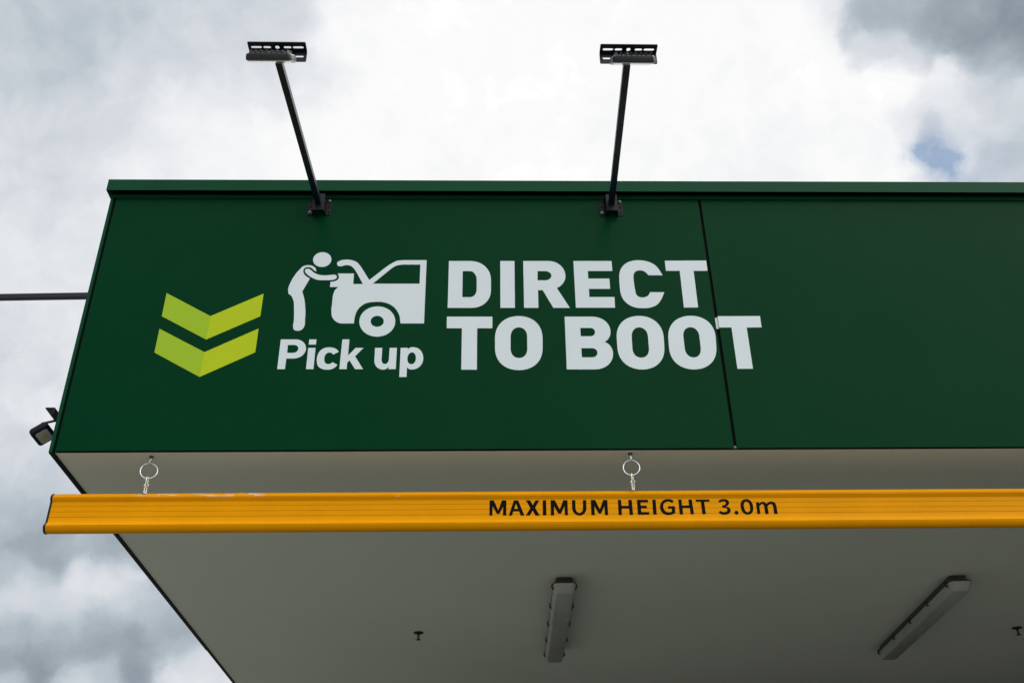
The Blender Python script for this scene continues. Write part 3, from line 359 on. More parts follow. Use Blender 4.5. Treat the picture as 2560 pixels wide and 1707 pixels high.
 'figure_body': [[(-0.6709,4.0988),(-0.6713,4.1006),(-0.6716,4.1024),(-0.6719,4.1043),(-0.6723,4.1061),(-0.6728,4.1078),(-0.6734,4.1096),(-0.6748,4.1124),(-0.6765,4.1151),(-0.6785,4.1175),(-0.6806,4.1197),(-0.6829,4.1217),(-0.6852,4.1235),(-0.6885,4.1255),(-0.6919,4.127),(-0.6954,4.1281),(-0.699,4.1288),(-0.7026,4.1291),(-0.7061,4.1292),(-0.7096,4.1291),(-0.7131,4.1286),(-0.7165,4.1278),(-0.7198,4.1267),(-0.723,4.1253),(-0.726,4.1235),(-0.7287,4.1213),(-0.7311,4.1186),(-0.7334,4.1157),(-0.7355,4.1126),(-0.7376,4.1094),(-0.7397,4.1064),(-0.7465,4.0961),(-0.7527,4.0853),(-0.7583,4.0739),(-0.7633,4.0622),(-0.7676,4.05),(-0.7711,4.0374),(-0.7721,4.0334),(-0.7731,4.0293),(-0.7741,4.0252),(-0.7749,4.0211),(-0.7754,4.0169),(-0.7757,4.0127),(-0.7756,4.0086),(-0.7753,4.0045),(-0.7747,4.0004),(-0.774,3.9963),(-0.7734,3.9921),(-0.7728,3.9881),(-0.7709,3.9866),(-0.7689,3.9852),(-0.7669,3.9838),(-0.765,3.9823),(-0.7631,3.9807),(-0.7614,3.9789),(-0.7594,3.9762),(-0.7575,3.9733),(-0.7559,3.9702),(-0.7544,3.967),(-0.753,3.9638),(-0.7517,3.9606),(-0.7486,3.9519),(-0.7466,3.9429),(-0.7452,3.9337),(-0.7442,3.9245),(-0.7434,3.9153),(-0.7425,3.9061),(-0.7416,3.8981),(-0.7409,3.8901),(-0.7402,3.8822),(-0.7397,3.8742),(-0.7393,3.8663),(-0.7389,3.8584),(-0.739,3.8534),(-0.7392,3.8485),(-0.7395,3.8435),(-0.7397,3.8386),(-0.7394,3.8337),(-0.7386,3.8289),(-0.7381,3.8266),(-0.7375,3.8242),(-0.7369,3.8219),(-0.7362,3.8197),(-0.7352,3.8177),(-0.7339,3.8159),(-0.7321,3.8144),(-0.7301,3.8133),(-0.728,3.8127),(-0.7257,3.8122),(-0.7235,3.812),(-0.7213,3.8118),(-0.7185,3.8117),(-0.7157,3.8118),(-0.713,3.8121),(-0.7103,3.8128),(-0.7078,3.8139),(-0.7055,3.8153),(-0.7036,3.817),(-0.7019,3.819),(-0.7005,3.8213),(-0.6992,3.8237),(-0.698,3.8262),(-0.6969,3.8288),(-0.6951,3.835),(-0.6943,3.8417),(-0.6943,3.8487),(-0.6948,3.8559),(-0.6954,3.8631),(-0.6957,3.8702),(-0.696,3.8801),(-0.6966,3.8901),(-0.6973,3.9001),(-0.6984,3.9101),(-0.6996,3.9202),(-0.7011,3.9302),(-0.7022,3.9373),(-0.7034,3.9444),(-0.7048,3.9515),(-0.7063,3.9586),(-0.708,3.9657),(-0.7099,3.9727),(-0.7112,3.9771),(-0.7126,3.9814),(-0.7141,3.9856),(-0.7157,3.9899),(-0.7172,3.9942),(-0.7187,3.9985),(-0.6937,4.0624),(-0.6962,4.0641),(-0.6988,4.0657),(-0.7014,4.0673),(-0.704,4.069),(-0.7064,4.0709),(-0.7088,4.073),(-0.711,4.0752),(-0.7131,4.0775),(-0.7152,4.0799),(-0.7171,4.0824),(-0.7188,4.0852),(-0.7203,4.0881),(-0.7212,4.0905),(-0.7221,4.093),(-0.7228,4.0955),(-0.7234,4.0981),(-0.7237,4.1007),(-0.7237,4.1032),(-0.7234,4.1053),(-0.723,4.1074),(-0.7224,4.1094),(-0.7216,4.1113),(-0.7207,4.113),(-0.7196,4.1146),(-0.7177,4.1165),(-0.7155,4.1179),(-0.7131,4.1188),(-0.7105,4.1194),(-0.7079,4.1196),(-0.7053,4.1197),(-0.7029,4.1195),(-0.7005,4.119),(-0.6981,4.1182),(-0.6957,4.1172),(-0.6934,4.116),(-0.6911,4.1146),(-0.6891,4.113),(-0.6872,4.1111),(-0.6855,4.1091),(-0.6837,4.107),(-0.6819,4.105),(-0.68,4.1032),(-0.6787,4.1023),(-0.6775,4.1015),(-0.6762,4.1006),(-0.675,4.0998),(-0.6737,4.099),(-0.6724,4.0982)]],
 'figure_arm': [[(-0.7168,4.1001),(-0.7167,4.1016),(-0.7165,4.1031),(-0.7162,4.1045),(-0.7158,4.1059),(-0.7152,4.1072),(-0.7145,4.1083),(-0.7135,4.1093),(-0.7124,4.1101),(-0.7111,4.1106),(-0.7098,4.111),(-0.7085,4.1113),(-0.7071,4.1114),(-0.7055,4.1114),(-0.7039,4.1111),(-0.7024,4.1105),(-0.7008,4.1098),(-0.6992,4.1091),(-0.6977,4.1083),(-0.6945,4.1062),(-0.6915,4.1035),(-0.6887,4.1005),(-0.6859,4.0974),(-0.6831,4.0944),(-0.68,4.0919),(-0.6766,4.0896),(-0.6732,4.0875),(-0.6696,4.0856),(-0.6661,4.084),(-0.6625,4.0825),(-0.6588,4.0812),(-0.6546,4.08),(-0.6503,4.0792),(-0.6461,4.0786),(-0.6418,4.0783),(-0.6375,4.0781),(-0.6332,4.0781),(-0.629,4.0782),(-0.6248,4.0786),(-0.6206,4.0791),(-0.6164,4.0797),(-0.6123,4.0802),(-0.6081,4.0806),(-0.6057,4.0809),(-0.6033,4.0814),(-0.6009,4.0819),(-0.5985,4.0822),(-0.5962,4.082),(-0.5939,4.0812),(-0.5925,4.0805),(-0.5912,4.0797),(-0.5899,4.0788),(-0.5887,4.0777),(-0.5876,4.0764),(-0.5868,4.0749),(-0.5863,4.0734),(-0.5861,4.0718),(-0.586,4.0702),(-0.586,4.0686),(-0.5863,4.067),(-0.5867,4.0655),(-0.5874,4.0639),(-0.5884,4.0626),(-0.5896,4.0615),(-0.591,4.0605),(-0.5924,4.0595),(-0.5937,4.0587),(-0.5964,4.0573),(-0.5992,4.0563),(-0.6021,4.0558),(-0.6052,4.0555),(-0.6082,4.0552),(-0.6112,4.0549),(-0.6145,4.0546),(-0.6178,4.0544),(-0.6212,4.0543),(-0.6246,4.0542),(-0.628,4.0542),(-0.6313,4.0543),(-0.6364,4.0542),(-0.6415,4.0542),(-0.6466,4.0542),(-0.6517,4.0544),(-0.6568,4.055),(-0.6618,4.0561),(-0.6658,4.0574),(-0.6699,4.0588),(-0.6738,4.0605),(-0.6778,4.0624),(-0.6816,4.0645),(-0.6855,4.0668),(-0.6893,4.0692),(-0.6932,4.0717),(-0.697,4.0744),(-0.7006,4.0774),(-0.7041,4.0807),(-0.7073,4.0843),(-0.7092,4.0867),(-0.7114,4.0891),(-0.7134,4.0916),(-0.7151,4.0943),(-0.7163,4.0971)]],
 'pictogram_car': [[(-0.5832,4.0875),(-0.5821,4.0849),(-0.5809,4.0824),(-0.5797,4.0798),(-0.5787,4.0772),(-0.5779,4.0745),(-0.5775,4.0718),(-0.5775,4.0694),(-0.5777,4.0669),(-0.5781,4.0645),(-0.5787,4.0622),(-0.5795,4.06),(-0.5805,4.058),(-0.5818,4.0562),(-0.5833,4.0546),(-0.585,4.0532),(-0.5868,4.052),(-0.5887,4.0509),(-0.5906,4.0499),(-0.5935,4.0486),(-0.5966,4.0478),(-0.5998,4.0473),(-0.6031,4.047),(-0.6063,4.0467),(-0.6095,4.0462),(-0.6096,4.0207),(-0.5758,4.0207),(-0.5781,4.0181),(-0.5804,4.0156),(-0.5827,4.0131),(-0.585,4.0105),(-0.587,4.0077),(-0.5887,4.0046),(-0.59,4.0016),(-0.591,3.9984),(-0.5918,3.9951),(-0.5926,3.9918),(-0.5932,3.9884),(-0.5938,3.985),(-0.5947,3.978),(-0.5952,3.9709),(-0.5953,3.9638),(-0.5952,3.9566),(-0.5951,3.9494),(-0.5951,3.9423),(-0.5952,3.9352),(-0.5955,3.9281),(-0.5957,3.9211),(-0.5958,3.9141),(-0.5955,3.907),(-0.5948,3.9),(-0.5943,3.8957),(-0.5937,3.8914),(-0.593,3.8872),(-0.5922,3.8829),(-0.591,3.8788),(-0.5895,3.8749),(-0.5876,3.8712),(-0.5856,3.8677),(-0.5832,3.8644),(-0.5807,3.8613),(-0.578,3.8584),(-0.5752,3.8559),(-0.5722,3.8535),(-0.5691,3.8515),(-0.5659,3.8497),(-0.5626,3.8483),(-0.5592,3.8471),(-0.5558,3.8463),(-0.5546,3.8462),(-0.5533,3.846),(-0.5521,3.846),(-0.5508,3.8459),(-0.5496,3.8458),(-0.5484,3.8457),(-0.5025,3.8457),(-0.5024,3.8507),(-0.5023,3.8558),(-0.5022,3.8609),(-0.502,3.866),(-0.5016,3.871),(-0.501,3.876),(-0.5,3.8823),(-0.4989,3.8886),(-0.4974,3.8947),(-0.4956,3.9007),(-0.4935,3.9065),(-0.4909,3.912),(-0.4876,3.9176),(-0.4838,3.9228),(-0.4796,3.9275),(-0.475,3.9319),(-0.4702,3.9358),(-0.4652,3.9392),(-0.4591,3.9423),(-0.4527,3.9445),(-0.4461,3.9461),(-0.4393,3.9471),(-0.4325,3.9478),(-0.4257,3.9483),(-0.4186,3.9486),(-0.4114,3.9487),(-0.4042,3.9484),(-0.3971,3.9476),(-0.39,3.9461),(-0.383,3.944),(-0.3765,3.9414),(-0.3701,3.9384),(-0.3639,3.9349),(-0.3579,3.9308),(-0.3522,3.9262),(-0.347,3.9209),(-0.3427,3.9157),(-0.3387,3.9101),(-0.3351,3.9041),(-0.3319,3.8979),(-0.329,3.8914),(-0.3265,3.8848),(-0.3247,3.8785),(-0.3234,3.872),(-0.3224,3.8654),(-0.3217,3.8587),(-0.3209,3.8521),(-0.32,3.8455),(-0.2275,3.8454),(-0.2255,4.1552),(-0.3202,4.1551),(-0.3246,4.1546),(-0.3291,4.1542),(-0.3336,4.1539),(-0.3381,4.1533),(-0.3425,4.1525),(-0.3468,4.1513),(-0.3517,4.1491),(-0.3564,4.1465),(-0.361,4.1435),(-0.3654,4.1402),(-0.3698,4.1367),(-0.3742,4.1333),(-0.3776,4.1306),(-0.3809,4.1278),(-0.3841,4.1249),(-0.3874,4.1219),(-0.3906,4.119),(-0.3938,4.1161),(-0.4542,4.055),(-0.4912,4.1205),(-0.4941,4.1245),(-0.497,4.1287),(-0.4999,4.133),(-0.5028,4.137),(-0.506,4.1408),(-0.5095,4.1441),(-0.5129,4.1466),(-0.5165,4.1488),(-0.5202,4.1507),(-0.524,4.1523),(-0.5279,4.1537),(-0.5317,4.1549),(-0.5356,4.1559),(-0.5394,4.1567),(-0.5433,4.1572),(-0.5472,4.1575),(-0.5511,4.1576),(-0.555,4.1575),(-0.5589,4.1572),(-0.5628,4.1568),(-0.5667,4.1562),(-0.5705,4.1554),(-0.5742,4.1541),(-0.5777,4.1523),(-0.58,4.151),(-0.5825,4.1497),(-0.5849,4.1482),(-0.5871,4.1464),(-0.5887,4.1442),(-0.5897,4.1414),(-0.5899,4.1394),(-0.5899,4.1373),(-0.5897,4.1352),(-0.5893,4.1331),(-0.5887,4.1311),(-0.5878,4.1293),(-0.5864,4.1275),(-0.5847,4.1262),(-0.5827,4.1253),(-0.5807,4.1246),(-0.5786,4.1241),(-0.5766,4.1236),(-0.573,4.1234),(-0.5696,4.1242),(-0.5661,4.1256),(-0.5627,4.1273),(-0.5592,4.1286),(-0.5556,4.1293),(-0.5522,4.1295),(-0.5487,4.1296),(-0.5452,4.1295),(-0.5417,4.1291),(-0.5383,4.1282),(-0.535,4.1268),(-0.5325,4.1253),(-0.5301,4.1235),(-0.5278,4.1215),(-0.5256,4.1194),(-0.5235,4.1171),(-0.5214,4.1147),(-0.5187,4.1113),(-0.5163,4.1076),(-0.514,4.1038),(-0.5117,4.0998),(-0.5095,4.0958),(-0.5072,4.092),(-0.4784,4.035),(-0.5178,4.035),(-0.5181,4.0876)],[(-0.4396,4.0369),(-0.3657,4.1149),(-0.3631,4.1168),(-0.3605,4.1189),(-0.3579,4.1209),(-0.3553,4.1229),(-0.3526,4.1247),(-0.3498,4.1263),(-0.3455,4.1281),(-0.3411,4.1294),(-0.3366,4.1303),(-0.332,4.1311),(-0.3274,4.1318),(-0.3229,4.1327),(-0.2506,4.1328),(-0.2507,4.0369)]],
 'pictogram_wheel': [[(-0.4819,3.8546),(-0.4817,3.8644),(-0.4803,3.8737),(-0.4778,3.8826),(-0.4741,3.8909),(-0.4694,3.8986),(-0.4637,3.9055),(-0.4572,3.9115),(-0.4499,3.9167),(-0.4418,3.9208),(-0.4331,3.9239),(-0.4238,3.9258),(-0.4141,3.9264),(-0.4042,3.9258),(-0.3948,3.9239),(-0.3859,3.9208),(-0.3775,3.9166),(-0.3698,3.9115),(-0.3628,3.9054),(-0.3566,3.8985),(-0.3514,3.8908),(-0.3471,3.8825),(-0.3438,3.8736),(-0.3417,3.8642),(-0.3408,3.8544),(-0.3412,3.8446),(-0.3428,3.8353),(-0.3456,3.8265),(-0.3494,3.8184),(-0.3541,3.8109),(-0.3598,3.8042),(-0.3664,3.7983),(-0.3736,3.7933),(-0.3816,3.7893),(-0.3901,3.7863),(-0.3992,3.7845),(-0.4088,3.7839),(-0.4184,3.7845),(-0.4276,3.7864),(-0.4364,3.7894),(-0.4446,3.7934),(-0.4523,3.7984),(-0.4592,3.8043),(-0.4654,3.811),(-0.4707,3.8185),(-0.4751,3.8267),(-0.4785,3.8355),(-0.4808,3.8448)],[(-0.4375,3.8554),(-0.4374,3.859),(-0.4369,3.8624),(-0.4359,3.8656),(-0.4345,3.8686),(-0.4328,3.8713),(-0.4307,3.8738),(-0.4283,3.876),(-0.4257,3.8778),(-0.4227,3.8793),(-0.4196,3.8804),(-0.4162,3.8811),(-0.4127,3.8813),(-0.4091,3.8811),(-0.4057,3.8804),(-0.4025,3.8793),(-0.3995,3.8778),(-0.3967,3.8759),(-0.3941,3.8738),(-0.3919,3.8713),(-0.39,3.8685),(-0.3884,3.8655),(-0.3872,3.8623),(-0.3865,3.8589),(-0.3861,3.8554),(-0.3862,3.8518),(-0.3868,3.8484),(-0.3878,3.8452),(-0.3892,3.8423),(-0.3909,3.8395),(-0.393,3.8371),(-0.3954,3.8349),(-0.3981,3.8331),(-0.401,3.8316),(-0.4041,3.8305),(-0.4075,3.8299),(-0.411,3.8296),(-0.4145,3.8299),(-0.4179,3.8305),(-0.4211,3.8316),(-0.4241,3.8331),(-0.4269,3.8349),(-0.4294,3.8371),(-0.4316,3.8396),(-0.4336,3.8423),(-0.4352,3.8453),(-0.4364,3.8485),(-0.4372,3.8519)]],
 'chev_a': [[(-1.2558,3.9912),(-1.067,3.8807),(-1.0689,3.7716),(-1.2567,3.8803)]],
 'chev_b': [[(-1.067,3.8807),(-0.8713,3.9881),(-0.8721,3.8799),(-1.0689,3.7716)]],
 'chev_c': [[(-1.256,3.8219),(-1.0671,3.7142),(-1.07,3.6037),(-1.2578,3.7129)]],
 'chev_d': [[(-1.0671,3.7142),(-0.8724,3.822),(-0.8727,3.7133),(-1.07,3.6037)]],
 'bridge': [[(0.9298,3.8729),(0.9409,3.8729),(0.942,3.8207),(0.9292,3.8207)]],
 'm_1': [[(0.0276,3.1129),(0.0425,3.1128),(0.0584,3.0741),(0.0719,3.1126),(0.0877,3.1125),(0.0869,3.0541),(0.0749,3.0542),(0.0762,3.089),(0.0625,3.0607),(0.0532,3.0608),(0.0381,3.0902),(0.037,3.0539),(0.0263,3.054)]],
 'a_1': [[(0.1148,3.1123),(0.1307,3.1122),(0.1517,3.0537),(0.1383,3.0538),(0.1331,3.0697),(0.1122,3.0698),(0.1073,3.054),(0.0957,3.0535)],[(0.1225,3.1002),(0.1295,3.0796),(0.1156,3.0797)]],
 'x_1': [[(0.1582,3.112),(0.1736,3.1119),(0.1834,3.0933),(0.1928,3.1118),(0.2068,3.1117),(0.191,3.0832),(0.2068,3.0533),(0.1915,3.0534),(0.1819,3.0723),(0.1712,3.0535),(0.1568,3.0536),(0.1738,3.0823)]],
 'i_1': [[(0.219,3.1121),(0.2316,3.1121),(0.2305,3.0536),(0.218,3.0537)]],
 'm_2': [[(0.2475,3.112),(0.2629,3.1119),(0.2792,3.0762),(0.2938,3.1117),(0.3087,3.1116),(0.308,3.0536),(0.2968,3.0537),(0.297,3.0885),(0.2832,3.0602),(0.2739,3.0603),(0.2592,3.0888),(0.2583,3.0534),(0.2467,3.0535)]],
 'u_1': [[(0.3251,3.112),(0.3373,3.1119),(0.3366,3.0798),(0.3368,3.0762),(0.3375,3.0729),(0.3387,3.0699),(0.3403,3.0674),(0.3422,3.0652),(0.3445,3.0636),(0.347,3.0626),(0.3497,3.0622),(0.3488,3.0623),(0.3516,3.0626),(0.3542,3.0636),(0.3565,3.0651),(0.3586,3.0672),(0.3604,3.0698),(0.3617,3.0728),(0.3626,3.076),(0.3631,3.0796),(0.3645,3.1117),(0.3767,3.1116),(0.3759,3.082),(0.3753,3.0759),(0.3737,3.0703),(0.3712,3.0652),(0.368,3.0608),(0.3642,3.0572),(0.3598,3.0546),(0.3549,3.0529),(0.3497,3.0523),(0.3488,3.0523),(0.3436,3.053),(0.3388,3.0547),(0.3346,3.0574),(0.3309,3.0611),(0.328,3.0655),(0.3258,3.0706),(0.3245,3.0762),(0.3242,3.0824)]],
 'm_3': [[(0.3931,3.112),(0.409,3.1119),(0.4241,3.0757),(0.4381,3.1118),(0.4531,3.1117),(0.4525,3.0536),(0.4409,3.0537),(0.4408,3.0881),(0.4278,3.0597),(0.4189,3.0598),(0.4048,3.0883),(0.4046,3.0534),(0.392,3.0535)]],
 'h_1': [[(0.4916,3.1119),(0.5033,3.1118),(0.503,3.0887),(0.5288,3.0885),(0.5296,3.1117),(0.5418,3.1116),(0.5424,3.0535),(0.5298,3.0536),(0.5298,3.078),(0.5027,3.0782),(0.5023,3.0533),(0.4902,3.0534)]],
 'e_1': [[(0.5606,3.112),(0.601,3.1117),(0.6006,3.1016),(0.5729,3.1018),(0.5728,3.0887),(0.5943,3.0886),(0.5944,3.0786),(0.5729,3.0787),(0.5731,3.0642),(0.6015,3.064),(0.6011,3.0541),(0.5596,3.0539)]],
 'i_2': [[(0.6166,3.1121),(0.6288,3.1121),(0.6277,3.0539),(0.6151,3.054)]],
 'g_1': [[(0.6942,3.1066),(0.6928,3.1075),(0.6914,3.1084),(0.69,3.1093),(0.6887,3.1102),(0.6872,3.111),(0.6857,3.1117),(0.6839,3.1123),(0.682,3.1129),(0.6801,3.1133),(0.6781,3.1136),(0.6762,3.1137),(0.6742,3.1138),(0.6718,3.1137),(0.6693,3.1135),(0.6669,3.1132),(0.6644,3.1126),(0.6621,3.1119),(0.6598,3.1108),(0.6576,3.1097),(0.6556,3.1083),(0.6536,3.1068),(0.6518,3.1051),(0.6501,3.1033),(0.6485,3.1013),(0.6469,3.0989),(0.6456,3.0964),(0.6444,3.0937),(0.6435,3.0909),(0.6428,3.0881),(0.6423,3.0853),(0.6421,3.0825),(0.6421,3.0798),(0.6423,3.077),(0.6427,3.0744),(0.6433,3.0718),(0.6441,3.0693),(0.645,3.0669),(0.6462,3.0647),(0.6474,3.0626),(0.6489,3.0606),(0.6505,3.0588),(0.6523,3.0572),(0.6546,3.0557),(0.6571,3.0545),(0.6597,3.0535),(0.6625,3.0529),(0.6653,3.0524),(0.6681,3.0522),(0.6705,3.0521),(0.6729,3.0522),(0.6752,3.0525),(0.6776,3.0529),(0.68,3.0534),(0.6823,3.054),(0.6846,3.0548),(0.6868,3.0557),(0.689,3.0567),(0.6912,3.0578),(0.6934,3.0589),(0.6955,3.0599),(0.6963,3.0859),(0.6715,3.0861),(0.6715,3.0766),(0.6841,3.0765),(0.6839,3.065),(0.6818,3.0645),(0.6798,3.0639),(0.6777,3.0634),(0.6756,3.0629),(0.6736,3.0626),(0.6715,3.0626),(0.6699,3.0627),(0.6683,3.063),(0.6667,3.0633),(0.6652,3.0638),(0.6638,3.0644),(0.6624,3.0651),(0.661,3.0662),(0.6597,3.0674),(0.6585,3.0688),(0.6574,3.0704),(0.6565,3.072),(0.6557,3.0737),(0.6551,3.0755),(0.6546,3.0773),(0.6542,3.0792),(0.654,3.0812),(0.6539,3.0832),(0.654,3.0852),(0.6543,3.0872),(0.6547,3.0892),(0.6552,3.0912),(0.6559,3.0932),(0.6568,3.095),(0.6579,3.0967),(0.6591,3.098),(0.6603,3.0992),(0.6616,3.1003),(0.6631,3.1012),(0.6645,3.102),(0.666,3.1027),(0.6674,3.1032),(0.6689,3.1036),(0.6703,3.1039),(0.6718,3.1041),(0.6732,3.1042),(0.6746,3.1042),(0.676,3.1041),(0.6773,3.1038),(0.6787,3.1035),(0.6799,3.1031),(0.6812,3.1027),(0.6824,3.1021),(0.6834,3.1016),(0.6843,3.1011),(0.6851,3.1004),(0.686,3.0998),(0.6868,3.0992),(0.6877,3.0986)]],
 'h_2': [[(0.7112,3.112),(0.723,3.112),(0.7224,3.0888),(0.7478,3.0886),(0.7484,3.1118),(0.7606,3.1117),(0.7623,3.0545),(0.7501,3.0546),(0.75,3.0786),(0.7237,3.0787),(0.7229,3.0538),(0.7108,3.0539)]],
 't_1': [[(0.7743,3.1116),(0.8243,3.1113),(0.8242,3.1027),(0.8049,3.1028),(0.8053,3.0547),(0.7927,3.0548),(0.7922,3.1029),(0.7748,3.103)]],
 'three': [[(0.8556,3.105),(0.8573,3.1061),(0.8589,3.1072),(0.8606,3.1083),(0.8623,3.1094),(0.864,3.1103),(0.8658,3.1111),(0.8678,3.1117),(0.8699,3.1121),(0.872,3.1124),(0.8741,3.1126),(0.8762,3.1126),(0.8782,3.1125),(0.8804,3.1123),(0.8827,3.112),(0.8848,3.1116),(0.8869,3.111),(0.8888,3.1101),(0.8905,3.1089),(0.8918,3.1075),(0.893,3.106),(0.894,3.1044),(0.8948,3.1026),(0.8953,3.1007),(0.8953,3.0987),(0.8951,3.0969),(0.8945,3.0951),(0.8937,3.0934),(0.8927,3.0917),(0.8915,3.0901),(0.8903,3.0887),(0.889,3.0876),(0.8876,3.0867),(0.8861,3.0859),(0.8846,3.0852),(0.8831,3.0845),(0.8816,3.0837),(0.8836,3.083),(0.8856,3.0825),(0.8876,3.0819),(0.8895,3.0813),(0.8913,3.0804),(0.8928,3.0791),(0.894,3.0777),(0.8951,3.0761),(0.896,3.0744),(0.8967,3.0725),(0.897,3.0706),(0.8971,3.0686),(0.8967,3.0666),(0.896,3.0646),(0.895,3.0627),(0.8938,3.0608),(0.8924,3.0592),(0.8909,3.0576),(0.8887,3.0559),(0.8862,3.0545),(0.8835,3.0536),(0.8808,3.053),(0.878,3.0525),(0.8753,3.0522),(0.8729,3.0521),(0.8705,3.0521),(0.8682,3.0523),(0.8659,3.0526),(0.8636,3.0532),(0.8614,3.0538),(0.8597,3.0545),(0.8581,3.0554),(0.8565,3.0564),(0.8549,3.0574),(0.8534,3.0584),(0.8518,3.0594),(0.8584,3.0673),(0.8596,3.0666),(0.8609,3.0659),(0.8621,3.0651),(0.8633,3.0644),(0.8646,3.0638),(0.8659,3.0633),(0.8674,3.0628),(0.8689,3.0625),(0.8704,3.0622),(0.872,3.062),(0.8735,3.062),(0.8751,3.0622),(0.8765,3.0625),(0.878,3.0628),(0.8794,3.0632),(0.8808,3.0638),(0.882,3.0646),(0.8831,3.0657),(0.8838,3.0666),(0.8843,3.0677),(0.8848,3.0688),(0.8852,3.0699),(0.8853,3.071),(0.8853,3.0722),(0.885,3.0733),(0.8845,3.0744),(0.8837,3.0754),(0.8828,3.0762),(0.8818,3.077),(0.8809,3.0777),(0.8793,3.0784),(0.8776,3.0788),(0.8758,3.0789),(0.8739,3.079),(0.872,3.079),(0.8703,3.0793),(0.8695,3.0794),(0.8687,3.0796),(0.868,3.0798),(0.8681,3.0883),(0.8697,3.0885),(0.8714,3.0885),(0.873,3.0885),(0.8746,3.0887),(0.8762,3.0891),(0.8777,3.0898),(0.8789,3.0906),(0.8801,3.0915),(0.8812,3.0926),(0.8822,3.0937),(0.8829,3.095),(0.8832,3.0963),(0.8833,3.0975),(0.8831,3.0986),(0.8827,3.0997),(0.8822,3.1007),(0.8815,3.1016),(0.8807,3.1024),(0.8799,3.1029),(0.8789,3.1032),(0.8779,3.1033),(0.8768,3.1034),(0.8758,3.1034),(0.8747,3.1034),(0.8734,3.1034),(0.8721,3.1033),(0.8708,3.103),(0.8695,3.1028),(0.8683,3.1024),(0.867,3.1019),(0.8659,3.1015),(0.8649,3.1009),(0.8639,3.1003),(0.8629,3.0997),(0.8619,3.0991),(0.8609,3.0984)]],
 'dot': [[(0.9097,3.0595),(0.9106,3.0624),(0.9123,3.0648),(0.9147,3.0664),(0.9175,3.0669),(0.9202,3.0663),(0.9223,3.0647),(0.9237,3.0623),(0.924,3.0594),(0.9232,3.0565),(0.9215,3.0541),(0.9191,3.0525),(0.9162,3.052),(0.9134,3.0526),(0.9113,3.0542),(0.91,3.0565)]],
 'zero': [[(0.9353,3.0841),(0.9356,3.0885),(0.9363,3.0926),(0.9375,3.0964),(0.939,3.0999),(0.9408,3.103),(0.9431,3.1056),(0.9456,3.1079),(0.9484,3.1096),(0.9515,3.1109),(0.9549,3.1117),(0.9585,3.112),(0.9621,3.1117),(0.9654,3.1109),(0.9685,3.1095),(0.9712,3.1077),(0.9737,3.1054),(0.9758,3.1027),(0.9775,3.0996),(0.9789,3.0962),(0.9798,3.0924),(0.9804,3.0882),(0.9805,3.0838),(0.9804,3.0793),(0.98,3.0749),(0.9793,3.0708),(0.9781,3.067),(0.9766,3.0636),(0.9747,3.0606),(0.9725,3.0579),(0.97,3.0557),(0.9672,3.054),(0.9641,3.0527),(0.9608,3.0519),(0.9572,3.0517),(0.9536,3.052),(0.9503,3.0528),(0.9473,3.0541),(0.9446,3.0559),(0.9421,3.0581),(0.94,3.0608),(0.9383,3.0639),(0.9369,3.0673),(0.9359,3.0711),(0.9354,3.0752),(0.9352,3.0796)],[(0.9473,3.0845),(0.9474,3.0873),(0.9477,3.09),(0.9482,3.0924),(0.9489,3.0946),(0.9497,3.0966),(0.9508,3.0983),(0.952,3.0997),(0.9533,3.1009),(0.9548,3.1017),(0.9564,3.1022),(0.9581,3.1024),(0.9598,3.1022),(0.9614,3.1017),(0.9629,3.1008),(0.9642,3.0996),(0.9654,3.0982),(0.9665,3.0965),(0.9673,3.0945),(0.968,3.0923),(0.9685,3.0898),(0.9688,3.0872),(0.9689,3.0843),(0.9689,3.0789),(0.9688,3.0761),(0.9685,3.0735),(0.9679,3.071),(0.9672,3.0688),(0.9664,3.0669),(0.9653,3.0652),(0.9641,3.0638),(0.9628,3.0626),(0.9613,3.0618),(0.9597,3.0613),(0.958,3.0612),(0.9563,3.0613),(0.9547,3.0619),(0.9533,3.0627),(0.9519,3.0639),(0.9508,3.0653),(0.9497,3.067),(0.9489,3.069),(0.9482,3.0712),(0.9477,3.0736),(0.9474,3.0762),(0.9473,3.0791)]],
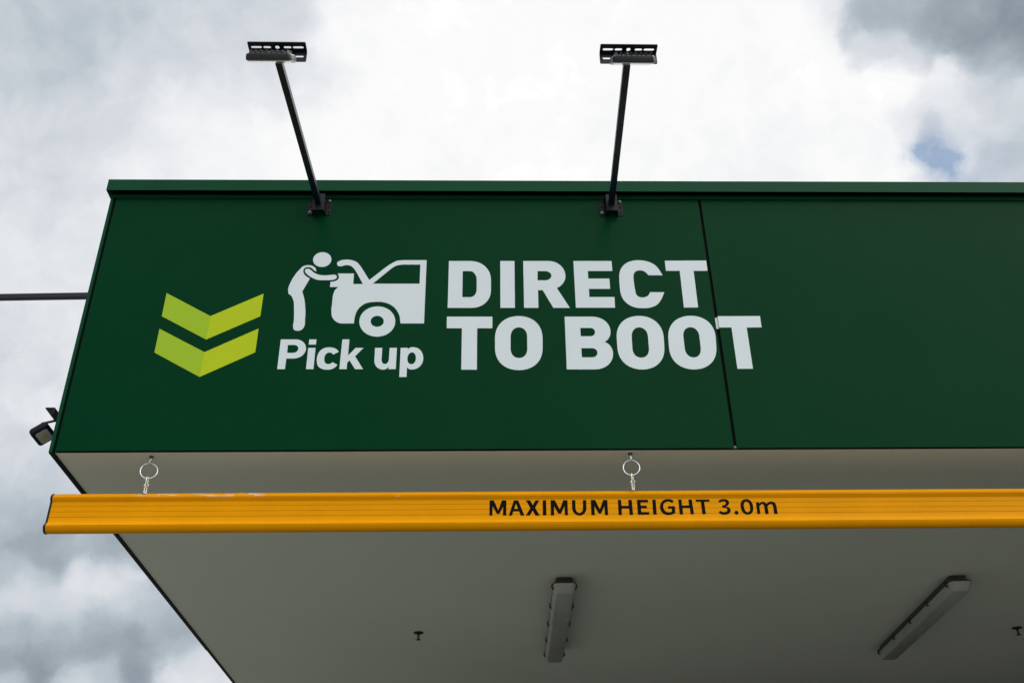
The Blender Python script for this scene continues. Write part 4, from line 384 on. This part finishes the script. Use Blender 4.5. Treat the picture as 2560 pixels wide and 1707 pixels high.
 'm_4': [[(0.9935,3.0991),(1.0039,3.099),(1.0041,3.094),(1.0054,3.095),(1.0067,3.0962),(1.008,3.0973),(1.0093,3.0983),(1.0107,3.0993),(1.0121,3.1),(1.0137,3.1006),(1.0153,3.101),(1.0169,3.1012),(1.0186,3.1013),(1.0202,3.1012),(1.0217,3.101),(1.0229,3.1006),(1.0241,3.1),(1.0253,3.0994),(1.0263,3.0987),(1.0273,3.0978),(1.0282,3.0969),(1.0286,3.0963),(1.029,3.0956),(1.0294,3.0949),(1.0297,3.0942),(1.03,3.0935),(1.0304,3.0928),(1.0319,3.094),(1.0333,3.0953),(1.0348,3.0966),(1.0363,3.0978),(1.0378,3.0989),(1.0395,3.0998),(1.0412,3.1005),(1.043,3.1011),(1.0448,3.1015),(1.0466,3.1017),(1.0484,3.1018),(1.0502,3.1018),(1.0522,3.1016),(1.0543,3.1012),(1.0563,3.1007),(1.0581,3.0999),(1.0599,3.0989),(1.0614,3.0977),(1.0625,3.0962),(1.0634,3.0944),(1.064,3.0925),(1.0646,3.0905),(1.0651,3.0885),(1.0658,3.0865),(1.0659,3.0534),(1.0532,3.0535),(1.0535,3.0836),(1.0531,3.0847),(1.0528,3.0859),(1.0525,3.0872),(1.0521,3.0883),(1.0515,3.0893),(1.0508,3.0902),(1.05,3.0907),(1.0492,3.0911),(1.0483,3.0914),(1.0473,3.0916),(1.0463,3.0917),(1.0453,3.0917),(1.0443,3.0916),(1.0433,3.0913),(1.0423,3.0908),(1.0413,3.0903),(1.0403,3.0898),(1.0393,3.0892),(1.0382,3.0885),(1.0372,3.0877),(1.0363,3.0869),(1.0353,3.086),(1.0343,3.0851),(1.0334,3.0842),(1.033,3.0537),(1.0208,3.0538),(1.021,3.0838),(1.0207,3.085),(1.0205,3.0862),(1.0202,3.0874),(1.0199,3.0885),(1.0194,3.0895),(1.0187,3.0904),(1.018,3.0909),(1.0172,3.0913),(1.0164,3.0917),(1.0155,3.0919),(1.0147,3.092),(1.0137,3.0919),(1.0129,3.0917),(1.0121,3.0914),(1.0114,3.091),(1.0106,3.0905),(1.0099,3.0899),(1.0091,3.0894),(1.0081,3.0886),(1.0072,3.0877),(1.0063,3.0868),(1.0054,3.0858),(1.0045,3.0849),(1.0036,3.0839),(1.003,3.0539),(0.9917,3.0539)]],
}

TH = .0006
def vinyl(key, name, parent, m, label, y=-.0003):
    me = outline(OUT[key], TH, T(0, y, 0) @ XZ)
    return link(name, me, m, parent, label)
for key, lab in (('letter_d', 'white capital D of direct'), ('letter_i', 'white capital I'), ('letter_r', 'white capital R'), ('letter_e', 'white capital E'), ('letter_c', 'white capital C'),
                 ('letter_t', 'white capital T ending the upper line'), ('letter_t.b', 'white capital T starting the lower line'), ('letter_o', 'white capital O of to'), ('letter_b', 'white capital B'),
                 ('letter_o.b', 'white capital O after the B'), ('letter_o.c', 'white capital O beside the panel joint'), ('letter_p', 'slanted white capital P of pick'), ('letter_i.c', 'slanted white stem of the i'),
                 ('letter_c.b', 'slanted white c of pick'), ('letter_k', 'slanted white k'), ('letter_u', 'slanted white u'), ('letter_p.b', 'slanted white p of up')):
    me = None
    if key == 'letter_i.c':
        me = outline(OUT['letter_i.b'] + OUT['letter_i.c'], TH, T(0, -.0003, 0) @ XZ); link('letter', me, m_white, pl, 'slanted white i with its square dot')
    else: vinyl(key, 'letter', pl, m_white, lab)
vinyl('letter_t.c', 'letter', pr, m_white, 'white capital T ending the lower line')
vinyl('bridge', 'vinyl_strip', pl, m_white, 'white strip of letter crossing the joint', y=.0032)
me = outline(OUT['figure_head'] + OUT['figure_body'] + OUT['figure_arm'], TH, T(0, -.0003, 0) @ XZ); link('pictogram_figure', me, m_white, pl, 'white bending figure reaching into the car boot')
me = outline(OUT['pictogram_car'] + OUT['pictogram_wheel'], TH, T(0, -.0003, 0) @ XZ); link('pictogram_car', me, m_white, pl, 'white half car with raised boot lid')
for a, c, lab in (('chev_a', 'chev_b', 'upper lime green chevron pointing down'), ('chev_c', 'chev_d', 'lower lime green chevron pointing down')):
    m1 = outline(OUT[a], TH, T(0, -.0003, 0) @ XZ); m1.materials.append(m_lime1); m1.materials.append(m_lime2)
    m2 = outline(OUT[c], TH, T(0, -.0003, 0) @ XZ)
    bm = bmesh.new(); bm.from_mesh(m1); n0 = len(bm.faces); bm.from_mesh(m2); bm.faces.ensure_lookup_table()
    for f in bm.faces[n0:]: f.material_index = 1
    bm.to_mesh(m1); bm.free(); link('chevron', m1, None, pl, lab)

# ------------------------------------------------------------------ sign lights on outrigger arms
def slotted_angle(L, wid, m, parent, hw=.045, vh=.050, both=True):
    """angle section running along x, crease at the origin: flat flange towards -y, upright flange hanging down"""
    t = .0028
    holes = [(-.074, .038), (-.036, .027), (0, .0155), (.036, .027), (.074, .038)]
    def pl_(w, off):
        ch = .003
        p = [(-L/2+ch, 0), (L/2-ch, 0), (L/2, ch), (L/2, w-ch), (L/2-ch, w), (-L/2+ch, w), (-L/2, w-ch), (-L/2, ch)]
        hs = []
        for x, l in holes:
            if abs(x)+l/2 < L/2-.004:
                hs.append(stadium(x, off, l, .0105 if l > .02 else .0155))
        return [p]+hs
    m1 = outline(pl_(hw, hw*.53), t, T(0, -hw, t/2)); m2 = outline(pl_(vh, vh*.52), t, T(0, -t/2, -vh) @ XZ)
    bm = bmesh.new(); bm.from_mesh(m1); bm.from_mesh(m2)
    # rounded crease
    me = bpy.data.meshes.new('angle_bracket'); bm.to_mesh(me); bm.free()
    return link('angle_bracket', me, m, parent)
def flood_body(parent, Mx, w, l, th, fins=9, led=False):
    """lamp local axes: x width, y length, z = towards the back (fins); glass faces -z"""
    b = MB()
    ch = .018
    def octo(s, ww, ll): return [(-ww/2+s, -ll/2), (ww/2-s, -ll/2), (ww/2, -ll/2+s), (ww/2, ll/2-s), (ww/2-s, ll/2), (-ww/2+s, ll/2), (-ww/2, ll/2-s), (-ww/2, -ll/2+s)]
    c0 = min(.008, l*.12)
    lay = [(-th*.5, w-.004, l-.004), (-th*.42, w, l), (th*.02, w*.98, l*.98), (th*.16, w*.92, l*.93)]
    rings = [[b.bm.verts.new((x, y, z)) for x, y in octo(c0, ww, ll)] for z, ww, ll in lay]
    for A, B in zip(rings, rings[1:]):
        for k in range(8): b.bm.faces.new((A[k], A[(k+1) % 8], B[(k+1) % 8], B[k]))
    b.bm.faces.new(rings[0][::-1]); b.bm.faces.new(rings[-1])
    body = link('lamp_body', b.mesh('lamp_body', smooth=True, bevel=.0012), m_lampbody if not led else m_bracket, parent); body.matrix_local = Mx
    f = MB()
    for k in range(fins):
        x = -w*.40 + w*.80*k/(fins-1)
        f.prism([(-l*.485, th*.02), (l*.44, th*.10), (l*.36, th*.50), (-l*.465, th*.46)], x-.0014, x+.0014, 'yz') if not led else f.prism([(-l*.3, th*.20), (l*.3, th*.20), (l*.26, th*.27), (-l*.26, th*.27)], x-.0014, x+.0014, 'yz')
    fn = link('cooling_fins', f.mesh('cooling_fins'), m_lampbody, body)
    f = MB(); f.prism(octo(c0*.8, w-.006, l-.006), -th*.5-.0022, -th*.5-.0002, 'xy')
    link('lamp_rim', f.mesh('lamp_rim', bevel=.0006), m_lamprim if not led else m_bracket, body)
    f = MB(); f.prism(octo(c0*.6, w-.026 if led else w-.016, l-.022 if led else l-.016), -th*.5-.0040, -th*.5-.0023, 'xy')
    link('lamp_glass', f.mesh('lamp_glass'), m_glass, body)
    if led:
        f = MB(); f.prism(octo(.002, w*.34, l*.36), -th*.5-.0046, -th*.5-.0041, 'xy'); link('led_chip', f.mesh('led_chip'), m_led, body)
    return body
def sign_light(loc, rot, label, spin=0.0, bolts=((1, 1), (-1, -1)), bx=-.003, lx=-.006, lw=.158):
    """arm runs along local -y from a hat bracket on the wall plane y=0; z=0 is the bracket's middle"""
    t = thing('sign_light', label, 'sign light', loc, 0, 'outrigger lights round the canopy')
    t.rotation_euler = (0, 0, rot)
    h = .044; k = .003
    prof = [(-.049, 0), (-.027, 0), (-.0205, -.0352), (.0205, -.0352), (.027, 0), (.049, 0), (.049, -k), (.0295, -k), (.0232, -.0385), (-.0232, -.0385), (-.0295, -k), (-.049, -k)]
    b = MB(); b.prism(prof, -h, h, 'xy')
    br = link('wall_bracket', b.mesh('wall_bracket', bevel=.0009), m_bracket, t)
    br.location = (0, -.0006, 0)
    for sx in (-1, 1):
        for sz in (-1, 0, 1):
            if (sx, sz) in bolts:
                b = MB(); b.lathe([(.0078, 0), (.0078, .0012), (.0060, .0014), (.0060, .0052), (.0048, .0062), (.001, .0064)], 6, T(sx*.0395, -.0040, sz*.031) @ Matrix.Rotation(R(90), 4, 'X'))
                link('bolt', b.mesh('bolt'), m_zincd, br)
            else:
                b = MB(); b.lathe([(.0042, 0), (.0042, .0004), (.001, .0004)], 12, T(sx*.0395, -.0033, sz*.031) @ Matrix.Rotation(R(90), 4, 'X'))
                link('bolt_hole', b.mesh('bolt_hole'), m_gap, br)
    # square tube
    a = .0125; L0, L1 = -.036, -.8225
    b = MB(); b.box((-a, L1, -a), (a, L0, a))
    arm = link('arm', b.mesh('arm', bevel=.0018, seg=2), m_iron, t); arm.location = (0, 0, -.001); arm.rotation_euler = (0, 0, spin)
    end = Vector((0, L1, 0)); end.rotate(Euler((0, 0, spin)))
    br2 = slotted_angle(.206, .045, m_iron, t); br2.location = (end.x+bx, end.y-.0005, .034); br2.rotation_euler = (0, 0, -rot)
    # lamp head, facing back and down to the wall
    v = Vector((0, .700, .714))                  # sight line through the arm end
    c = Vector((end.x+lx, end.y-.006, .004)) - v*.092
    zax = Vector((0, -.714, .700))
    Mx = Matrix(((1, 0, 0, c.x), (0, v.y, zax.y, c.y), (0, v.z, zax.z, c.z), (0, 0, 0, 1))) @ Matrix.Rotation(R(-2.2), 4, 'X')
    flood_body(t, Matrix.Rotation(0, 4, 'Z') @ Mx, lw, .108, .036, fins=8)
    b = MB(); p0 = c + v*.045 + zax*.006; p1 = Vector((end.x-.003, end.y-.006, .031))
    b.tube([p0, (p0+p1)/2+Vector((0, 0, .002)), p1], [.009, .006, .005], 8)
    link('yoke', b.mesh('yoke', smooth=True), m_iron, t)
    return t
ZA = 4.4315
sign_light((-.6835, 0, ZA), 0, 'black outrigger light on the leaning arm above the pictogram, lamp left on its slotted plate', spin=R(-2.72))
sign_light((.5505, 0, ZA), 0, 'black outrigger light on the nearly upright arm above the letter C', spin=R(-1.9), bx=.005, lx=.005, lw=.150)
s3 = sign_light((XL, .600, 4.401), R(-90), 'dark level arm reaching out of the left side of the canopy past the photo edge', spin=R(-1.6))

# ------------------------------------------------------------------ small floodlight on the side wall
fl = thing('floodlight', 'small square floodlight with frosted glass tilted under a slotted bracket on the canopy\'s left side', 'floodlight', (XL, .13, 3.47))
ab = slotted_angle(.19, .035, m_iron, fl, hw=.036, vh=.034)
ab.matrix_local = T(-.036, .005, .024) @ Matrix.Rotation(R(90), 4, 'Z') @ Matrix.Scale(-1, 4, (0, 1, 0))
b = MB(); b.box((-.0345, .030, .0005), (.0, .075, .0225)); link('wall_bracket', b.mesh('wall_bracket', bevel=.001), m_iron, fl)
e2 = Vector((.80, 0, .60)); e1 = Vector((0, 1, 0)); e3 = Vector((-.60, 0, .80))
cc = Vector((-.0850, -.016, -.054)) + e3*.018
Mx = Matrix(((e2.x, e1.x, e3.x, cc.x), (e2.y, e1.y, e3.y, cc.y), (e2.z, e1.z, e3.z, cc.z), (0, 0, 0, 1)))
flood_body(fl, Mx, .072, .098, .038, fins=6, led=True)
b = MB(); b.tube([cc+e3*.010, cc+e3*.026+e2*.004, cc+e3*.040+e2*.016+e1*.008, Vector((-.050, .002, .023))], [.0075, .0065, .0048, .0048], 10)
link('yoke', b.mesh('yoke', smooth=True), m_iron, fl)

# ------------------------------------------------------------------ height bar
BX, BY, BT = -1.5345, .056, .1525
bar = thing('height_bar', 'long yellow ribbed height bar reading maximum height 3.0m, hung under the canopy edge', 'height bar', (BX, BY, 3.0))
def arc(cx, cz, r_, a0, a1, n): return [(cx+r_*math.cos(R(a0+(a1-a0)*k/n)), cz+r_*math.sin(R(a0+(a1-a0)*k/n))) for k in range(n+1)]
def groove(y, z, d=.0013, w=.0009): return [(y, z+w), (y+d, z+w*.5), (y+d, z-w*.5), (y, z-w)]
def ell(cy, cz, ry, rz, a0, a1, n): return [(cy+ry*math.cos(R(a0+(a1-a0)*k/n)), cz+rz*math.sin(R(a0+(a1-a0)*k/n))) for k in range(n+1)]
pz = [(-.003, .1464), (.0015, .1415), (.0055, .1355)] + [(.0078, .1308), (.0080, .1302)] + [(.0062, .1296), (.0062, .1290), (.0080, .1284)] + [(.0080, .1260), (.0072, .1250), (.0036, .1195), (.0006, .1150), (0, .1144)]
front = [(-(.010+p_), z_) for p_, z_ in pz]
for z in (.0975, .0771, .0569): front += groove(-.0100, z)
pz = [(0, .0389), (.0010, .0372), (.0110, .0236), (.0120, .0223), (.0120, .0217), (.0100, .0211), (.0100, .0205), (.0120, .0199), (.0120, .0182), (.0110, .0160), (.0080, .0100), (.0030, .0040), (-.0030, .0008), (-.0075, .0)]
front += [(-(.010+p_), z_) for p_, z_ in pz]
front = [(y, z+.0015) for y, z in front]
prof = front + [(-y, z) for (y, z) in reversed(front)]
b = MB(); b.prism(prof, .0035, 4.9, 'yz', cap=False)
me = b.mesh('bar', smooth=True)
bo = link('bar', me, m_yellow, bar)
def grow(pf, g_):
    cz = sum(p[1] for p in pf)/len(pf)
    return [(y*(1+g_*.9/.022), z + (g_ if z > .0762 else -g_)) for (y, z) in pf]
for x0 in (0, 4.9035):
    b = MB(); b.prism(grow([p for p in prof], .0011), x0-.0042, x0+.0032, 'yz'); link('end_cap', b.mesh('end_cap'), m_endcap, bar)
for key, lab in (('m_1', 'black M starting maximum'), ('a_1', 'black A'), ('x_1', 'black X'), ('i_1', 'black I of maximum'), ('m_2', 'middle black M'), ('u_1', 'black U'), ('m_3', 'black M ending maximum'), ('h_1', 'black H starting height'),
                 ('e_1', 'black E'), ('i_2', 'black I of height'), ('g_1', 'black G'), ('h_2', 'second black H of height'), ('t_1', 'black T'), ('three', 'black figure 3'), ('dot', 'black full stop'), ('zero', 'black figure 0'), ('m_4', 'black small m')):
    me = outline(OUT[key], .0003, T(-BX, .0455-BY, -3.0) @ XZ)
    link('letter' if key not in ('three', 'zero') else 'digit', me, m_blacktext, bo, lab)

# ------------------------------------------------------------------ chain hangers
def hanger(x, y, label, rz, rx):
    t = thing('chain_hanger', label, 'hanger', (x, y, H), 0, 'hangers carrying the height bar')
    # threaded stud with nut and open hook
    b = MB(); b.lathe([(.0085, 0), (.0085, -.0025), (.0065, -.0028), (.0065, -.0070), (.003, -.0072), (.003, -.016), (.001, -.0161)], 12)
    link('stud', b.mesh('stud', smooth=True), m_zincd, t)
    pts = [(0, 0, -.012)] + [(0, .0072*math.sin(a), -.0225-.0072*(1-math.cos(a))+.0072*.0) for a in [0]]
    hk = []
    for k in range(15):
        a = R(90 + 300*k/14); hk.append((0.0, -.0095*math.cos(a), -.0245 + .0095*math.sin(a)))
    b = MB(); b.tube([(0, 0, -.011)] + hk, .0038, 8); link('hook', b.mesh('hook', smooth=True), m_zinc, t)
    # big ring
    n = 40; r_ = .0300; cz = -.0300 - r_ + .0015
    Rm = Matrix.Rotation(rz, 4, 'Z') @ Matrix.Rotation(rx, 4, 'Y')
    b = MB(); b.tube([Vector((r_*math.cos(2*math.pi*k/n), 0, r_*math.sin(2*math.pi*k/n))) for k in range(n)], .0029, 10, closed=True, M=T(0, 0, cz) @ Rm)
    link('ring', b.mesh('ring', smooth=True), m_zinc, t)
    # two long chain links, the upper round the ring, the lower running into the bar
    def lk(z0, z1, w, rot, m, name='chain_link', wr=.0024):
        p = []
        for k in range(9): a = R(180*k/8); p.append((w*math.cos(a), 0, z1-w+w*math.sin(a)))
        for k in range(9): a = R(180+180*k/8); p.append((w*math.cos(a), 0, z0+w+w*math.sin(a)))
        b = MB(); b.tube(p, wr, 8, closed=True, M=Matrix.Rotation(rot, 4, 'Z')); link(name, b.mesh(name, smooth=True), m, t)
    zb = cz - r_
    lk(zb-.032, zb+.0060, .0042, R(52)+rz, m_rusty)
    lk(zb-.0350, zb-.0195, .0076, R(-24)+rz, m_rusty, wr=.0028)
    lk(zb-.0360, zb-.0225, .0066, R(38)+rz, m_rusty, wr=.0026)
    lk(zb-.0575, zb-.0290, .0036, R(12)+rz, m_rusty, wr=.0025)
    return t
hanger(-1.2090, .041, 'wire ring and chain on a ceiling hook near the bar\'s left end', R(10), R(8))
hanger(.5485, .034, 'wire ring and chain on a ceiling hook above the word height', R(-4), R(-3))

# ------------------------------------------------------------------ batten lights
def batten(loc, rot, label):
    """starts at the near end, runs along +y, fixed under the soffit (z=0)"""
    t = thing('batten_light', label, 'ceiling light', loc, rot, 'batten lights under the canopy'); L = 1.27
    def hull(prof_lo, name, m, par):
        b = MB(); rings = []
        for (hw, y0, y1, z, c) in prof_lo:
            pts = [(-hw+c, y0), (hw-c, y0), (hw, y0+c), (hw, y1-c), (hw-c, y1), (-hw+c, y1), (-hw, y1-c), (-hw, y0+c)]
            rings.append([b.bm.verts.new((x, y, z)) for x, y in pts])
        for A, B in zip(rings, rings[1:]):
            for k in range(8): b.bm.faces.new((A[k], A[(k+1) % 8], B[(k+1) % 8], B[k]))
        b.bm.faces.new(rings[0][::-1]); b.bm.faces.new(rings[-1])
        return link(name, b.mesh(name, smooth=True, bevel=.0018), m, par)
    base = hull([(.041, .030, L-.030, -.0005, .012), (.043, .026, L-.026, -.020, .013), (.052, .008, L-.008, -.030, .014), (.055, .003, L-.003, -.0335, .014), (.055, .002, L-.002, -.0385, .014)], 'base', m_base, t)
    dif = hull([(.0535, .003, L-.003, -.0388, .014), (.0525, .005, L-.005, -.044, .014), (.0470, .016, L-.016, -.062, .013), (.0415, .030, L-.030, -.078, .012), (.0385, .036, L-.036, -.0805, .011)], 'diffuser', m_diff, t)
    for k in range(5):
        y = .055 + (L-.11)*k/4
        for s_ in (-1, 1):
            b = MB(); b.tube([(s_*.050, y, -.022), (s_*.0585, y, -.030), (s_*.0600, y, -.042), (s_*.0545, y, -.0505)], [.0026, .003, .003, .0038], 8)
            b.box((s_*.0500 - .0035, y-.010, -.051), (s_*.0500+.0035, y+.010, -.0455))
            link('clip', b.mesh('clip', smooth=True), m_clip, t)
    return t
batten((.392, 1.335, H), R(-1.0), 'long grey batten light in the middle of the soffit, seen nearly end on')
batten((2.305, 1.352, H), R(-2.4), 'long grey batten light on the right of the soffit, slanting across the view')

# ------------------------------------------------------------------ sprinkler heads
def sprinkler(loc, label, tilt):
    t = thing('sprinkler_head', label, 'sprinkler', loc, 0, 'sprinkler heads in the soffit')
    b = MB(); b.lathe([(.0275, -.0003), (.0270, -.003), (.021, -.0055), (.010, -.0065)], 28); link('escutcheon', b.mesh('escutcheon', smooth=True), m_sprk, t)
    b = MB(); b.lathe([(.0062, -.006), (.0062, -.016), (.0034, -.018), (.0030, -.036), (.0045, -.038)], 14)
    b.tube([(-.0055, 0, -.014), (-.0075, 0, -.024), (-.002, 0, -.037)], .0015, 6); b.tube([(.0055, 0, -.014), (.0075, 0, -.024), (.002, 0, -.037)], .0015, 6)
    link('frame', b.mesh('frame', smooth=True), m_sprk, t)
    b = MB()
    teeth = []
    for k in range(36):
        a = 2*math.pi*k/36; r_ = .0150 if k % 3 else .0118; teeth.append((r_*math.cos(a), r_*math.sin(a)))
    b.prism(teeth, -.0400, -.0388, 'xy'); link('deflector', b.mesh('deflector'), m_sprk, t)
    t.rotation_euler = (0, tilt, 0)
    return t
sprinkler((-.349, 2.233, H-.0002), 'small dark sprinkler head alone on the left half of the soffit', 0)
sprinkler((2.983, 2.251, H-.0002), 'small dark sprinkler head at the right edge beyond the slanting batten light', 0)
